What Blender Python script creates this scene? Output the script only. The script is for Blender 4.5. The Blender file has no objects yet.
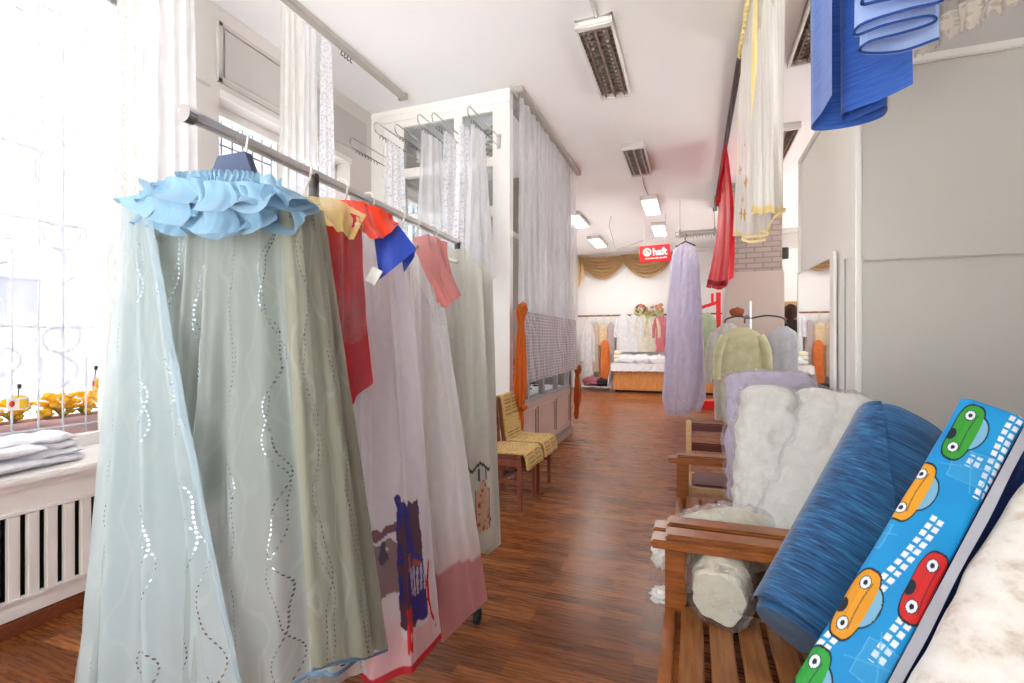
import bpy, bmesh, math, random
from mathutils import Vector, Matrix, noise as mnoise

SC = bpy.context.scene
COL = SC.collection
PI = math.pi
YAW = math.radians(20.27)
SN, CS = math.sin(YAW), math.cos(YAW)
FOC, EYE = 490.0, 1.4
CEIL = 4.0

# ------------------------------------------------------------------ survey helpers: a sight line of the photo -> a place in the room
def px(u, v, d):
    k = (u - 512) / FOC
    return Vector((d * (-SN + CS * k), d * (CS + SN * k), EYE + (341.5 - v) / FOC * d))
def px_y(u, v, Y):
    k = (u - 512) / FOC
    return px(u, v, Y / (CS + SN * k))
def px_x(u, v, X):
    k = (u - 512) / FOC
    return px(u, v, X / (-SN + CS * k))
def px_z(u, v, Z):
    return px(u, v, (Z - EYE) * FOC / (341.5 - v))

# ------------------------------------------------------------------ colours and materials
def lin(c):
    out = []
    for x in c[:3]:
        x = x / 255.0
        out.append(x / 12.92 if x <= 0.04045 else ((x + 0.055) / 1.055) ** 2.4)
    return (out[0], out[1], out[2], 1.0)

class NT:
    def __init__(self, name):
        self.m = bpy.data.materials.new(name)
        self.m.use_nodes = True
        self.t = self.m.node_tree
        self.t.nodes.clear()
        self.out = self.n('ShaderNodeOutputMaterial')
    def n(self, typ, **kw):
        nd = self.t.nodes.new(typ)
        for k, v in kw.items():
            setattr(nd, k, v)
        return nd
    def set(self, sock, v):
        if hasattr(v, 'is_output') or isinstance(v, bpy.types.NodeSocket):
            self.t.links.new(v, sock)
        elif v is not None:
            sock.default_value = v
    def math(self, op, a, b=None, c=None):
        nd = self.n('ShaderNodeMath', operation=op)
        self.set(nd.inputs[0], a)
        if b is not None: self.set(nd.inputs[1], b)
        if c is not None: self.set(nd.inputs[2], c)
        return nd.outputs[0]
    def mixc(self, f, a, b, mode='MIX'):
        nd = self.n('ShaderNodeMix', data_type='RGBA', blend_type=mode)
        self.set(nd.inputs[0], f); self.set(nd.inputs[6], a); self.set(nd.inputs[7], b)
        return nd.outputs[2]
    def noise(self, vec=None, scale=5, detail=3, rough=.5):
        nd = self.n('ShaderNodeTexNoise')
        nd.inputs['Scale'].default_value = scale
        nd.inputs['Detail'].default_value = detail
        nd.inputs['Roughness'].default_value = rough
        if vec is not None: self.t.links.new(vec, nd.inputs['Vector'])
        return nd.outputs['Fac']
    def mapping(self, vec, scale=(1, 1, 1), rot=(0, 0, 0), loc=(0, 0, 0)):
        nd = self.n('ShaderNodeMapping')
        nd.inputs['Scale'].default_value = scale
        nd.inputs['Rotation'].default_value = rot
        nd.inputs['Location'].default_value = loc
        self.t.links.new(vec, nd.inputs['Vector'])
        return nd.outputs[0]
    def ramp(self, f, stops):
        nd = self.n('ShaderNodeValToRGB')
        e = nd.color_ramp.elements
        e[0].position, e[0].color = stops[0]
        e[1].position, e[1].color = stops[-1]
        for p, c in stops[1:-1]:
            x = e.new(p); x.color = c
        self.t.links.new(f, nd.inputs[0])
        return nd.outputs[0]
    def bump(self, h, strength=.3, dist=.01):
        nd = self.n('ShaderNodeBump')
        nd.inputs['Strength'].default_value = strength
        nd.inputs['Distance'].default_value = dist
        self.t.links.new(h, nd.inputs['Height'])
        return nd.outputs[0]
    def pbsdf(self, color, rough=.5, metal=0., normal=None, sheen=0., spec=.5, emit=None, estr=0.):
        p = self.n('ShaderNodeBsdfPrincipled')
        self.set(p.inputs['Base Color'], color)
        self.set(p.inputs['Roughness'], rough)
        self.set(p.inputs['Metallic'], metal)
        self.set(p.inputs['Specular IOR Level'], spec)
        if sheen: p.inputs['Sheen Weight'].default_value = sheen
        if normal is not None: self.t.links.new(normal, p.inputs['Normal'])
        if emit is not None:
            self.set(p.inputs['Emission Color'], emit); p.inputs['Emission Strength'].default_value = estr
        return p.outputs[0]
    def mixs(self, f, a, b):
        nd = self.n('ShaderNodeMixShader')
        self.set(nd.inputs[0], f)
        self.t.links.new(a, nd.inputs[1]); self.t.links.new(b, nd.inputs[2])
        return nd.outputs[0]
    def done(self, sh):
        self.t.links.new(sh, self.out.inputs[0])
        return self.m
    def obj(self): return self.n('ShaderNodeTexCoord').outputs['Object']
    def uv(self): return self.n('ShaderNodeTexCoord').outputs['UV']

def paint_mat(name, c, rough=.55, var=.05, scale=3., metal=0., bumpy=0., spec=.4):
    t = NT(name)
    f = t.noise(t.obj(), scale, 4, .6)
    a, b = lin([x * (1 - var) for x in c]), lin([min(255, x * (1 + var * .5)) for x in c])
    nrm = t.bump(t.noise(t.obj(), 60, 3), bumpy, .004) if bumpy else None
    return t.done(t.pbsdf(t.mixc(f, a, b), rough, metal, nrm, spec=spec))

def fabric(name, c, alpha=1., trans=.35, rough=.85, sheen=.0, var=.06, attr=None, edge=0., bumpy=.25, bscale=45, c2=None, streak=None, spec=.2):
    """woven cloth: diffuse + light passing through; ALPHA is the share of the weave that is thread"""
    t = NT(name)
    if attr:
        at = t.n('ShaderNodeAttribute'); at.attribute_name = attr
        col = at.outputs['Color']
        if var:
            col = t.mixc(t.math('MULTIPLY', t.noise(t.uv(), 30, 3), var * 2), col, (0, 0, 0, 1))
    else:
        f = t.noise(t.mapping(t.uv(), streak) if streak else t.uv(), 9 if not streak else 1, 4, .6)
        if streak: f = t.ramp(f, [(.3, (0, 0, 0, 1)), (.7, (1, 1, 1, 1))])
        hi = c2 if c2 else [min(255, x * (1 + var)) for x in c]
        lo = c if c2 else [x * (1 - var) for x in c]
        col = t.mixc(f, lin(lo), lin(hi))
    nrm = t.bump(t.noise(t.uv(), bscale, 3), bumpy, .006) if bumpy else None
    sh = t.pbsdf(col, rough, 0, nrm, sheen, spec)
    if trans:
        tr = t.n('ShaderNodeBsdfTranslucent'); t.set(tr.inputs[0], col)
        sh = t.mixs(trans, sh, tr.outputs[0])
    if alpha < 1 or edge:
        tp = t.n('ShaderNodeBsdfTransparent')
        w = t.n('ShaderNodeTexWave'); w.inputs['Scale'].default_value = 3; w.inputs['Distortion'].default_value = 6
        t.t.links.new(t.uv(), w.inputs['Vector'])
        fac = t.math('ADD', alpha - .04, t.math('MULTIPLY', w.outputs['Fac'], .08))
        sh = t.mixs(fac, tp.outputs[0], sh)
    return t.done(sh)

def lace(name, c, alpha=.75, cell=.03, hole=.45, grid=False, trans=.45, depth=.22):
    t = NT(name)
    uv = t.uv()
    if grid:
        b = t.n('ShaderNodeTexBrick')
        t.t.links.new(uv, b.inputs['Vector'])
        b.inputs['Scale'].default_value = 1
        b.offset = 0; b.inputs['Brick Width'].default_value = cell; b.inputs['Row Height'].default_value = cell
        b.inputs['Mortar Size'].default_value = cell * .13
        f = b.outputs['Fac']
        fac = t.math('ADD', t.math('MULTIPLY', f, .3), alpha - .2)
    else:
        v = t.n('ShaderNodeTexVoronoi'); v.inputs['Scale'].default_value = 1 / cell
        t.t.links.new(uv, v.inputs['Vector'])
        f = t.math('GREATER_THAN', v.outputs['Distance'], hole)
        fac = t.math('ADD', t.math('MULTIPLY', f, depth), alpha - depth * .6)
    sh = t.pbsdf(lin(c), .9, spec=.1)
    tr = t.n('ShaderNodeBsdfTranslucent'); tr.inputs[0].default_value = lin(c)
    sh = t.mixs(trans, sh, tr.outputs[0])
    tp = t.n('ShaderNodeBsdfTransparent')
    return t.done(t.mixs(fac, tp.outputs[0], sh))

def clear_film(name, haze=.07, gloss=.24, tint=(245, 245, 248), scale=9):
    t = NT(name)
    h = t.noise(t.obj(), scale, 6, .62)
    nrm = t.bump(h, .9, .05)
    g = t.n('ShaderNodeBsdfGlossy'); g.inputs['Roughness'].default_value = .13
    g.inputs[0].default_value = (1, 1, 1, 1); t.t.links.new(nrm, g.inputs['Normal'])
    d = t.n('ShaderNodeBsdfDiffuse'); d.inputs[0].default_value = lin(tint); t.t.links.new(nrm, d.inputs['Normal'])
    tp = t.n('ShaderNodeBsdfTransparent'); tp.inputs[0].default_value = (.97, .97, .98, 1)
    hz = t.math('MULTIPLY', t.ramp(h, [(.35, (.2, .2, .2, 1)), (.7, (1, 1, 1, 1))]), haze * 1.6)
    s = t.mixs(hz, tp.outputs[0], d.outputs[0])
    lw = t.n('ShaderNodeLayerWeight'); lw.inputs[0].default_value = .25; t.t.links.new(nrm, lw.inputs['Normal'])
    s = t.mixs(t.math('ADD', t.math('MULTIPLY', lw.outputs['Fresnel'], .30), gloss * .2), s, g.outputs[0])
    return t.done(s)

def glass(name, refl=.08, tint=(1, 1, 1, 1)):
    t = NT(name)
    g = t.n('ShaderNodeBsdfGlossy'); g.inputs['Roughness'].default_value = .01
    tp = t.n('ShaderNodeBsdfTransparent'); tp.inputs[0].default_value = tint
    return t.done(t.mixs(refl, tp.outputs[0], g.outputs[0]))

def wood(name, c1, c2, rough=.4, scale=(1.5, 14, 14), spec=.4):
    t = NT(name)
    f = t.noise(t.mapping(t.obj(), scale), 3.0, 6, .6)
    col = t.ramp(f, [(.3, lin(c1)), (.7, lin(c2))])
    return t.done(t.pbsdf(col, rough, 0, t.bump(f, .12, .004), spec=spec))

def emit_mat(name, c, s):
    t = NT(name)
    e = t.n('ShaderNodeEmission'); e.inputs[0].default_value = lin(c); e.inputs[1].default_value = s
    return t.done(e.outputs[0])

def floor_mat():
    t = NT('laminate_floor')
    o = t.obj()
    b = t.n('ShaderNodeTexBrick'); t.t.links.new(o, b.inputs['Vector'])
    b.inputs['Scale'].default_value = 1
    b.inputs['Brick Width'].default_value = .52; b.inputs['Row Height'].default_value = .066
    b.inputs['Mortar Size'].default_value = .0009
    b.inputs['Mortar Smooth'].default_value = .2
    b.inputs['Bias'].default_value = 0
    b.offset = .37; b.offset_frequency = 3; b.squash = 1
    b.inputs['Color1'].default_value = (0, 0, 0, 1); b.inputs['Color2'].default_value = (1, 1, 1, 1)
    b.inputs['Mortar'].default_value = (0, 0, 0, 1)
    base = t.ramp(b.outputs['Color'], [(0., lin((122, 66, 31))), (.5, lin((154, 89, 46))), (1., lin((180, 110, 60)))])
    g = t.noise(t.mapping(o, (2.2, 26, 1)), 3, 6, .65)
    w = t.n('ShaderNodeTexWave'); w.bands_direction = 'Y'
    w.inputs['Scale'].default_value = 9; w.inputs['Distortion'].default_value = 9; w.inputs['Detail'].default_value = 3; w.inputs['Detail Scale'].default_value = 1.3
    t.t.links.new(t.mapping(o, (.35, 1.6, 1)), w.inputs['Vector'])
    gr = t.math('ADD', t.math('MULTIPLY', g, .8), t.math('MULTIPLY', w.outputs['Fac'], .2))
    dark = t.ramp(gr, [(.28, (.34, .32, .31, 1)), (.72, (1.0, 1.0, 1.0, 1))])
    col = t.mixc(1., base, dark, 'MULTIPLY')
    col = t.mixc(t.math('MULTIPLY', b.outputs['Fac'], .7), col, lin((55, 28, 16)))
    rough = t.math('ADD', .2, t.math('MULTIPLY', g, .16))
    return t.done(t.pbsdf(col, rough, 0, t.bump(g, .05, .003), spec=.16))

# ------------------------------------------------------------------ mesh helpers
def tagged(o, label=None, cat=None, group=None, kind=None):
    if label: o['label'] = label
    if cat: o['category'] = cat
    if group: o['group'] = group
    if kind: o['kind'] = kind
    return o
def empty(name, loc=(0, 0, 0), label=None, cat=None, group=None, kind=None, rz=0):
    o = bpy.data.objects.new(name, None); COL.objects.link(o)
    o.location = loc; o.rotation_euler = (0, 0, rz); o.empty_display_size = .1
    return tagged(o, label, cat, group, kind)

class MB:
    """gathers shapes (world coordinates, or local ones of the parent) into one mesh"""
    def __init__(self):
        self.v, self.f, self.uv, self.c = [], [], [], []
    def add(self, vs, fs, uvs=None, cols=None):
        b = len(self.v)
        self.v += [tuple(x) for x in vs]
        self.f += [tuple(i + b for i in f) for f in fs]
        self.uv += list(uvs) if uvs else [(x[0] + x[1], x[2]) for x in vs]
        self.c += list(cols) if cols else [(1, 1, 1)] * len(vs)
        return self
    def box(self, c, s, R=None, bev=0.0):
        hx, hy, hz = s[0] / 2, s[1] / 2, s[2] / 2
        c = Vector(c)
        if bev <= 0:
            P = [Vector((x, y, z)) for x in (-hx, hx) for y in (-hy, hy) for z in (-hz, hz)]
            F = [(0, 1, 3, 2), (4, 6, 7, 5), (0, 4, 5, 1), (2, 3, 7, 6), (0, 2, 6, 4), (1, 5, 7, 3)]
        else:
            bm = bmesh.new()
            bmesh.ops.create_cube(bm, size=1)
            for q in bm.verts: q.co = Vector((q.co.x * s[0], q.co.y * s[1], q.co.z * s[2]))
            bmesh.ops.bevel(bm, geom=list(bm.edges), offset=min(bev, .45 * min(s)), segments=2, affect='EDGES')
            bm.verts.index_update()
            P = [q.co.copy() for q in bm.verts]; F = [tuple(q.index for q in f.verts) for f in bm.faces]
            bm.free()
        if R is not None: P = [R @ p for p in P]
        return self.add([c + p for p in P], F)
    def span(self, a, b, bev=0.0):
        a, b = Vector(a), Vector(b)
        d = b - a
        return self.box((a + b) / 2, (abs(d.x), abs(d.y), abs(d.z)), None, bev)
    def beam(self, p0, p1, w, h, up=(0, 0, 1), bev=0.0):
        p0, p1 = Vector(p0), Vector(p1)
        x = (p1 - p0); L = x.length; x.normalize()
        z = Vector(up); z = (z - x * z.dot(x)).normalized(); y = z.cross(x)
        R = Matrix((x, y, z)).transposed()
        return self.box((p0 + p1) / 2, (L, w, h), R, bev)
    def tube(self, pts, r, seg=8, caps=True, closed=False):
        pts = [Vector(p) for p in pts]
        n = len(pts)
        rr = r if isinstance(r, (list, tuple)) else [r] * n
        prev = None; vs = []
        for i, p in enumerate(pts):
            if closed: tg = pts[(i + 1) % n] - pts[i - 1]
            else: tg = pts[min(i + 1, n - 1)] - pts[max(i - 1, 0)]
            if tg.length < 1e-9: tg = Vector((0, 0, 1))
            tg.normalize()
            if prev is None:
                a = Vector((0, 0, 1)) if abs(tg.z) < .9 else Vector((1, 0, 0))
                nx = tg.cross(a).normalized()
            else:
                nx = (prev - tg * prev.dot(tg)).normalized()
            prev = nx; ny = tg.cross(nx)
            for k in range(seg):
                a = 2 * PI * k / seg
                vs.append(p + (nx * math.cos(a) + ny * math.sin(a)) * rr[i])
        fs = []
        for i in range(n if closed else n - 1):
            for k in range(seg):
                j = (i + 1) % n
                fs.append((i * seg + k, i * seg + (k + 1) % seg, j * seg + (k + 1) % seg, j * seg + k))
        if caps and not closed:
            fs.append(tuple(range(seg - 1, -1, -1))); fs.append(tuple((n - 1) * seg + k for k in range(seg)))
        return self.add(vs, fs)
    def lathe(self, c, prof, seg=16):
        c = Vector(c); vs = []; n = len(prof)
        for r, z in prof:
            for k in range(seg):
                a = 2 * PI * k / seg
                vs.append(c + Vector((r * math.cos(a), r * math.sin(a), z)))
        fs = [(i * seg + k, i * seg + (k + 1) % seg, (i + 1) * seg + (k + 1) % seg, (i + 1) * seg + k) for i in range(n - 1) for k in range(seg)]
        fs.append(tuple(range(seg - 1, -1, -1))); fs.append(tuple((n - 1) * seg + k for k in range(seg)))
        return self.add(vs, fs)
    def blob(self, c, r, seed=0, rough=.15, sub=2, R=None, freq=2.5):
        bm = bmesh.new(); bmesh.ops.create_icosphere(bm, subdivisions=sub, radius=1)
        bm.verts.index_update(); c = Vector(c); vs = []
        for q in bm.verts:
            p = q.co.copy()
            k = 1 + rough * mnoise.noise(p * freq + Vector((seed * 3.1, seed, 0)))
            p = Vector((p.x * r[0], p.y * r[1], p.z * r[2])) * k
            if R is not None: p = R @ p
            vs.append(c + p)
        fs = [tuple(q.index for q in f.verts) for f in bm.faces]; bm.free()
        return self.add(vs, fs)
    def build(self, name, mat, parent=None, smooth=True, local=False, **tags):
        me = bpy.data.meshes.new(name)
        off = Vector((0, 0, 0))
        inv = None
        if parent is not None and not local:
            inv = world_of(parent).inverted()
        vs = [inv @ Vector(p) for p in self.v] if inv else self.v
        if parent is None and vs:
            xs = [p[0] for p in vs]; ys = [p[1] for p in vs]; zs = [p[2] for p in vs]
            off = Vector(((min(xs) + max(xs)) / 2, (min(ys) + max(ys)) / 2, min(zs)))
            vs = [(p[0] - off.x, p[1] - off.y, p[2] - off.z) for p in vs]
        me.from_pydata([tuple(p) for p in vs], [], self.f)
        ul = me.uv_layers.new(name='UVMap')
        idx = [0] * len(me.loops); me.loops.foreach_get('vertex_index', idx)
        flat = []
        for i in idx: flat += [self.uv[i][0], self.uv[i][1]]
        ul.data.foreach_set('uv', flat)
        if any(c != (1, 1, 1) for c in self.c):
            ca = me.color_attributes.new('Col', 'FLOAT_COLOR', 'POINT')
            fl = []
            for c in self.c: fl += [c[0], c[1], c[2], 1.0]
            ca.data.foreach_set('color', fl)
        if smooth: me.polygons.foreach_set('use_smooth', [True] * len(me.polygons))
        me.update(); me.validate()
        if smooth:
            try: me.set_sharp_from_angle(angle=math.radians(42))
            except Exception: pass
        me.materials.append(mat)
        o = bpy.data.objects.new(name, me); COL.objects.link(o)
        if parent is not None: o.parent = parent
        else: o.location = off
        return tagged(o, tags.get('label'), tags.get('cat'), tags.get('group'), tags.get('kind'))

def world_of(o):
    M = Matrix.Translation(o.location) @ o.rotation_euler.to_matrix().to_4x4()
    return world_of(o.parent) @ M if o.parent else M

def copy_tree(o, parent=None):
    c = o.copy(); COL.objects.link(c)
    if parent is not None: c.parent = parent
    for ch in [x for x in bpy.data.objects if x.parent == o]:
        copy_tree(ch, c)
    return c

def resample(pts, n, smooth=False):
    P = [Vector(p) for p in pts]
    if smooth and len(P) > 2:
        Q = []
        for i in range(len(P) - 1):
            a, b, c, d = P[max(i - 1, 0)], P[i], P[i + 1], P[min(i + 2, len(P) - 1)]
            for k in range(10):
                t = k / 10
                Q.append(.5 * ((2 * b) + (c - a) * t + (2 * a - 5 * b + 4 * c - d) * t * t + (3 * b - a - 3 * c + d) * t ** 3))
        Q.append(P[-1]); P = Q
    L = [0]
    for i in range(1, len(P)): L.append(L[-1] + (P[i] - P[i - 1]).length)
    out = []; j = 0
    for i in range(n + 1):
        s = L[-1] * i / n
        while j < len(P) - 2 and L[j + 1] < s: j += 1
        seg = L[j + 1] - L[j]
        t = 0 if seg < 1e-9 else (s - L[j]) / seg
        out.append(P[j].lerp(P[j + 1], max(0, min(1, t))))
    return out

def cloth(name, top, bot, mat, parent=None, folds=8, a0=.008, a1=.03, nu=None, nv=36, seed=0, bulge=0., hem=0., paint=None,
          smooth=False, width=None, wr=.004, mid=None, height=None, mb=None, topw=0., scal=None, **tags):
    """a hanging sheet between the line TOP and the line BOT, with FOLDS pleats that deepen from a0 to a1"""
    nu = nu or max(24, int(folds * 12))
    T, B = resample(top, nu, smooth), resample(bot, nu, smooth)
    M_ = resample(mid, nu, smooth) if mid else None
    rnd = random.Random(seed)
    ph = [rnd.uniform(0, 6.28) for _ in range(4)]
    W = width or sum((B[i + 1] - B[i]).length for i in range(nu))
    H = height or (T[nu // 2] - B[nu // 2]).length
    ch = B[-1] - B[0]; ch = Vector((ch.x, ch.y, 0))
    if ch.length < 1e-6: ch = Vector((1, 0, 0))
    nrm = ch.normalized().cross(Vector((0, 0, 1)))
    m = mb or MB()
    vs, fs, uvs, cols = [], [], [], []
    for j in range(nv + 1):
        t = j / nv
        for i in range(nu + 1):
            s = i / nu
            if M_:
                p = T[i] * ((1 - t) * (1 - 2 * t)) + M_[i] * (4 * t * (1 - t)) + B[i] * (t * (2 * t - 1))
            else:
                p = T[i].lerp(B[i], t)
            w = s + .035 * math.sin(2 * PI * 1.3 * s + ph[0]) + .02 * math.sin(2 * PI * 2.9 * s + ph[1])
            w += .012 * math.sin(5 * t + 9 * s + ph[2])
            fo = .72 * math.sin(2 * PI * folds * w + ph[3]) + .28 * math.sin(2 * PI * folds * 2.1 * w + ph[1] + 1.5 * t)
            a = a0 + (a1 - a0) * t
            a *= .75 + .5 * mnoise.noise(Vector((s * 5, t * 1.2, seed * 7.7)))
            off = a * fo + bulge * math.sin(PI * t)
            off += wr * mnoise.noise(Vector((s * W * 14, t * H * 9, seed)))
            p = p + nrm * off
            if hem: p = p + Vector((0, 0, hem * t * t * math.sin(2 * PI * folds * w + ph[3] + .6)))
            if topw: p = p + Vector((0, 0, topw * (1 - t) ** 3 * math.sin(2 * PI * folds * w * 1.0 + ph[1])))
            if scal: p = p + Vector((0, 0, scal(s) * max(0, (t - .8) * 5)))
            vs.append(p); uvs.append((s * W, t * H))
            cols.append(paint(s, t, s * W, t * H) if paint else (1, 1, 1))
    for j in range(nv):
        for i in range(nu):
            a = j * (nu + 1) + i
            fs.append((a, a + nu + 1, a + nu + 2, a + 1))
    m.add(vs, fs, uvs, cols)
    if mb is not None: return m
    return m.build(name, mat, parent, **tags)

def many(parent, name, mat, first, spots):
    """one small part built at the origin, then copied to every spot under PARENT"""
    proto = None
    base = world_of(parent).inverted()
    for p in spots:
        if proto is None:
            o = first.build(name, mat, parent, local=True); proto = o
        else:
            o = proto.copy(); COL.objects.link(o)
        o.location = base @ Vector(p)

def loft(name, rings, mat, parent=None, seg=40, power=2., crumple=0., cfreq=6., seed=0, caps=True, paint=None, mb=None, pleat=0, pamp=0., closecap=.35, ridge=0., **tags):
    """rings: (centre, half-axis vector a, half-axis vector b); superelliptic sections"""
    vs, fs, uvs, cols = [], [], [], []
    n = len(rings); L = 0
    A0, B0 = max(Vector(r[1]).length for r in rings), max(Vector(r[2]).length for r in rings)
    ths = [2 * PI * k / seg for k in range(seg)]
    if power > 2.05:
        N = 4000; acc = [0.]; q0 = None
        for k in range(N + 1):
            th = 2 * PI * k / N; x, y = math.cos(th), math.sin(th)
            q = (A0 * math.copysign(abs(x) ** (2 / power), x), B0 * math.copysign(abs(y) ** (2 / power), y))
            if q0: acc.append(acc[-1] + math.hypot(q[0] - q0[0], q[1] - q0[1]))
            q0 = q
        j = 0
        for k in range(seg):
            s_ = acc[-1] * k / seg
            while j < N - 1 and acc[j + 1] < s_: j += 1
            ths[k] = 2 * PI * (j + (s_ - acc[j]) / max(1e-12, acc[j + 1] - acc[j])) / N
    def sec(c, a, b, k):
        th = ths[k]
        x, y = math.cos(th), math.sin(th)
        x = math.copysign(abs(x) ** (2 / power), x); y = math.copysign(abs(y) ** (2 / power), y)
        p = c + a * x + b * y
        q = 1.0
        if pleat: q += pamp * math.sin(pleat * th + seed)
        p = c + (p - c) * q
        if crumple:
            d = (p - c)
            if d.length > 1e-6:
                z = p * cfreq + Vector((seed * 5.3, 0, seed))
                e = crumple * (mnoise.noise(z) + .5 * mnoise.noise(z * 2.3))
                if ridge: e += ridge * (max(0, 1 - 3.6 * abs(mnoise.noise(z * .7 + Vector((3, 1, 7))))) + .5 * max(0, 1 - 4 * abs(mnoise.noise(z * 1.7))))
                p = p + d.normalized() * e
        return p
    for j, (c, a, b) in enumerate(rings):
        c, a, b = Vector(c), Vector(a), Vector(b)
        if j: L += (c - Vector(rings[j - 1][0])).length
        per = 2 * PI * math.sqrt((a.length ** 2 + b.length ** 2) / 2)
        for k in range(seg):
            vs.append(sec(c, a, b, k)); uvs.append((per * k / seg, L))
            cols.append(paint(ths[k] / (2 * PI), j / max(1, n - 1), per * k / seg, L) if paint else (1, 1, 1))
    for j in range(n - 1):
        for k in range(seg):
            fs.append((j * seg + k, j * seg + (k + 1) % seg, (j + 1) * seg + (k + 1) % seg, (j + 1) * seg + k))
    if caps:
        for j, rev in ((0, True), (n - 1, False)):
            c = Vector(rings[j][0]); base = len(vs)
            rr = [1 - closecap, .35]
            prev = [j * seg + k for k in range(seg)]
            for q in rr:
                cur = []
                for k in range(seg):
                    cur.append(len(vs)); vs.append(c.lerp(Vector(vs[j * seg + k]), q)); uvs.append(uvs[j * seg + k]); cols.append(cols[j * seg + k])
                for k in range(seg):
                    f = (prev[k], prev[(k + 1) % seg], cur[(k + 1) % seg], cur[k])
                    fs.append(f[::-1] if not rev else f)
                prev = cur
            fs.append(tuple(prev) if not rev else tuple(prev[::-1]))
    m = mb or MB()
    m.add(vs, fs, uvs, cols)
    if mb is not None: return m
    return m.build(name, mat, parent, **tags)

def arc(c, r, a0, a1, n, ux=(1, 0, 0), uy=(0, 0, 1)):
    c, ux, uy = Vector(c), Vector(ux), Vector(uy)
    return [c + ux * (r * math.cos(a0 + (a1 - a0) * i / n)) + uy * (r * math.sin(a0 + (a1 - a0) * i / n)) for i in range(n + 1)]
WORLD_STRENGTH, LAMP_W, EXPO, SUN_E = 2.4, 15, 0.9, 22
# ================================================================== materials
M = {}
M['wall'] = paint_mat('wall_paint', (214, 208, 204), .7, .03, 2)
M['wall_white'] = paint_mat('white_wall_paint', (242, 242, 242), .7, .02, 2)
M['panel'] = paint_mat('panel_paint', (196, 190, 187), .6, .04, 2)
M['ceil'] = paint_mat('ceiling_paint', (244, 244, 246), .8, .02, .7)
M['floor'] = floor_mat()
M['white'] = paint_mat('white_gloss_paint', (235, 232, 228), .35, .02, 3)
M['added_shelf'] = paint_mat('added_shelf_board', (246, 246, 246), .5)
M['radiator'] = paint_mat('radiator_cover_paint', (232, 226, 222), .4, .05, 9)
M['dark'] = paint_mat('dark_grille', (32, 32, 40), .6, .4, 20)
M['skirting'] = wood('skirting_wood', (96, 48, 28), (126, 66, 40))
M['partition'] = paint_mat('laminated_partition', (203, 200, 192), .45, .03, 1.2)
M['partition_side'] = paint_mat('lightened_laminate', (238, 235, 228), .6, .02, 1.2)  # lighter than the front laminate: window light put into the colour
M['chrome'] = paint_mat('chrome', (205, 205, 208), .16, .05, 8, metal=1.)
M['steel'] = paint_mat('brushed_steel', (204, 202, 200), .34, .08, 20, metal=.35)
M['darksteel'] = paint_mat('dark_steel_rail', (98, 92, 90), .4, .3, 30, metal=.8)
M['sample_rail'] = paint_mat('pale_metal_rail', (206, 204, 200), .35, .05, 9, metal=.15)
M['rail'] = paint_mat('grey_rail', (176, 170, 164), .5, .05, 9)
M['booth_wood'] = paint_mat('mauve_brown_panel', (196, 172, 162), .45, .06, 5)
M['booth_plinth'] = paint_mat('plinth_paint', (156, 136, 128), .5, .08, 6)
M['booth_in'] = paint_mat('booth_back_wall', (150, 140, 130), .8, .1, 4)
M['pane'] = glass('window_pane', .05)
M['booth_glass'] = glass('shop_glass', .22, (.86, .9, .9, 1))
M['mirror'] = paint_mat('mirror_silver', (235, 238, 238), .015, .0, 1, metal=1.)
M['frame_grey'] = paint_mat('grey_window_frame', (168, 166, 168), .5, .05, 5)
M['grille'] = paint_mat('grille_paint', (206, 208, 216), .5, .05, 5)
M['bars'] = paint_mat('dark_bars', (120, 120, 128), .5, .05, 5)
M['ground'] = paint_mat('bounce_paving', (240, 240, 238), .9, .05, 1)
M['beige_wood'] = wood('pale_wood', (196, 158, 108), (222, 186, 138))
M['bench_wood'] = wood('varnished_bench_wood', (118, 62, 24), (168, 98, 46), .3, (3, 3, 30))
M['bench_slat'] = wood('varnished_slat_wood', (112, 66, 32), (158, 102, 56), .35, (20, 2, 20))
M['chair_wood'] = wood('chair_red_brown_wood', (112, 56, 36), (150, 82, 58), .35, (12, 12, 2))
M['counter_wood'] = wood('orange_counter_wood', (196, 128, 66), (222, 160, 96), .4, (12, 1, 2))
M['counter_dark'] = wood('dark_counter_edge', (120, 72, 44), (150, 96, 62), .4)
M['brick'] = None
def brick_mat():
    t = NT('painted_brick')
    b = t.n('ShaderNodeTexBrick'); v = t.mapping(t.obj(), (1, 1, 1), (PI / 2, 0, 0))
    t.t.links.new(v, b.inputs['Vector'])
    b.inputs['Scale'].default_value = 1; b.inputs['Brick Width'].default_value = .25; b.inputs['Row Height'].default_value = .085; b.inputs['Mortar Size'].default_value = .012
    b.inputs['Color1'].default_value = lin((172, 164, 158)); b.inputs['Color2'].default_value = lin((186, 178, 171)); b.inputs['Mortar'].default_value = lin((154, 146, 141))
    return t.done(t.pbsdf(b.outputs['Color'], .85, 0, t.bump(b.outputs['Fac'], -.8, .02)))
M['brick'] = brick_mat()
M['clad'] = paint_mat('cream_cladding', (206, 196, 188), .6, .03, 2)
M['brown_panel'] = wood('brown_wall_panel', (150, 112, 76), (172, 132, 94))
M['lamp_body'] = paint_mat('lamp_housing', (226, 222, 218), .4, .03, 4)
M['louvre'] = paint_mat('lamp_louvre', (176, 168, 160), .28, .3, 14, metal=.7)
M['lamp_inside'] = paint_mat('lamp_reflector', (84, 74, 66), .4, .3, 8, metal=.3)
M['tube_off'] = paint_mat('unlit_tube', (226, 224, 220), .3)
M['lit'] = emit_mat('lit_diffuser', (255, 246, 226), 5.)
M['cable'] = paint_mat('white_cable', (214, 212, 210), .5)
M['grey_cable'] = paint_mat('grey_cable', (150, 150, 152), .5)

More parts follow.
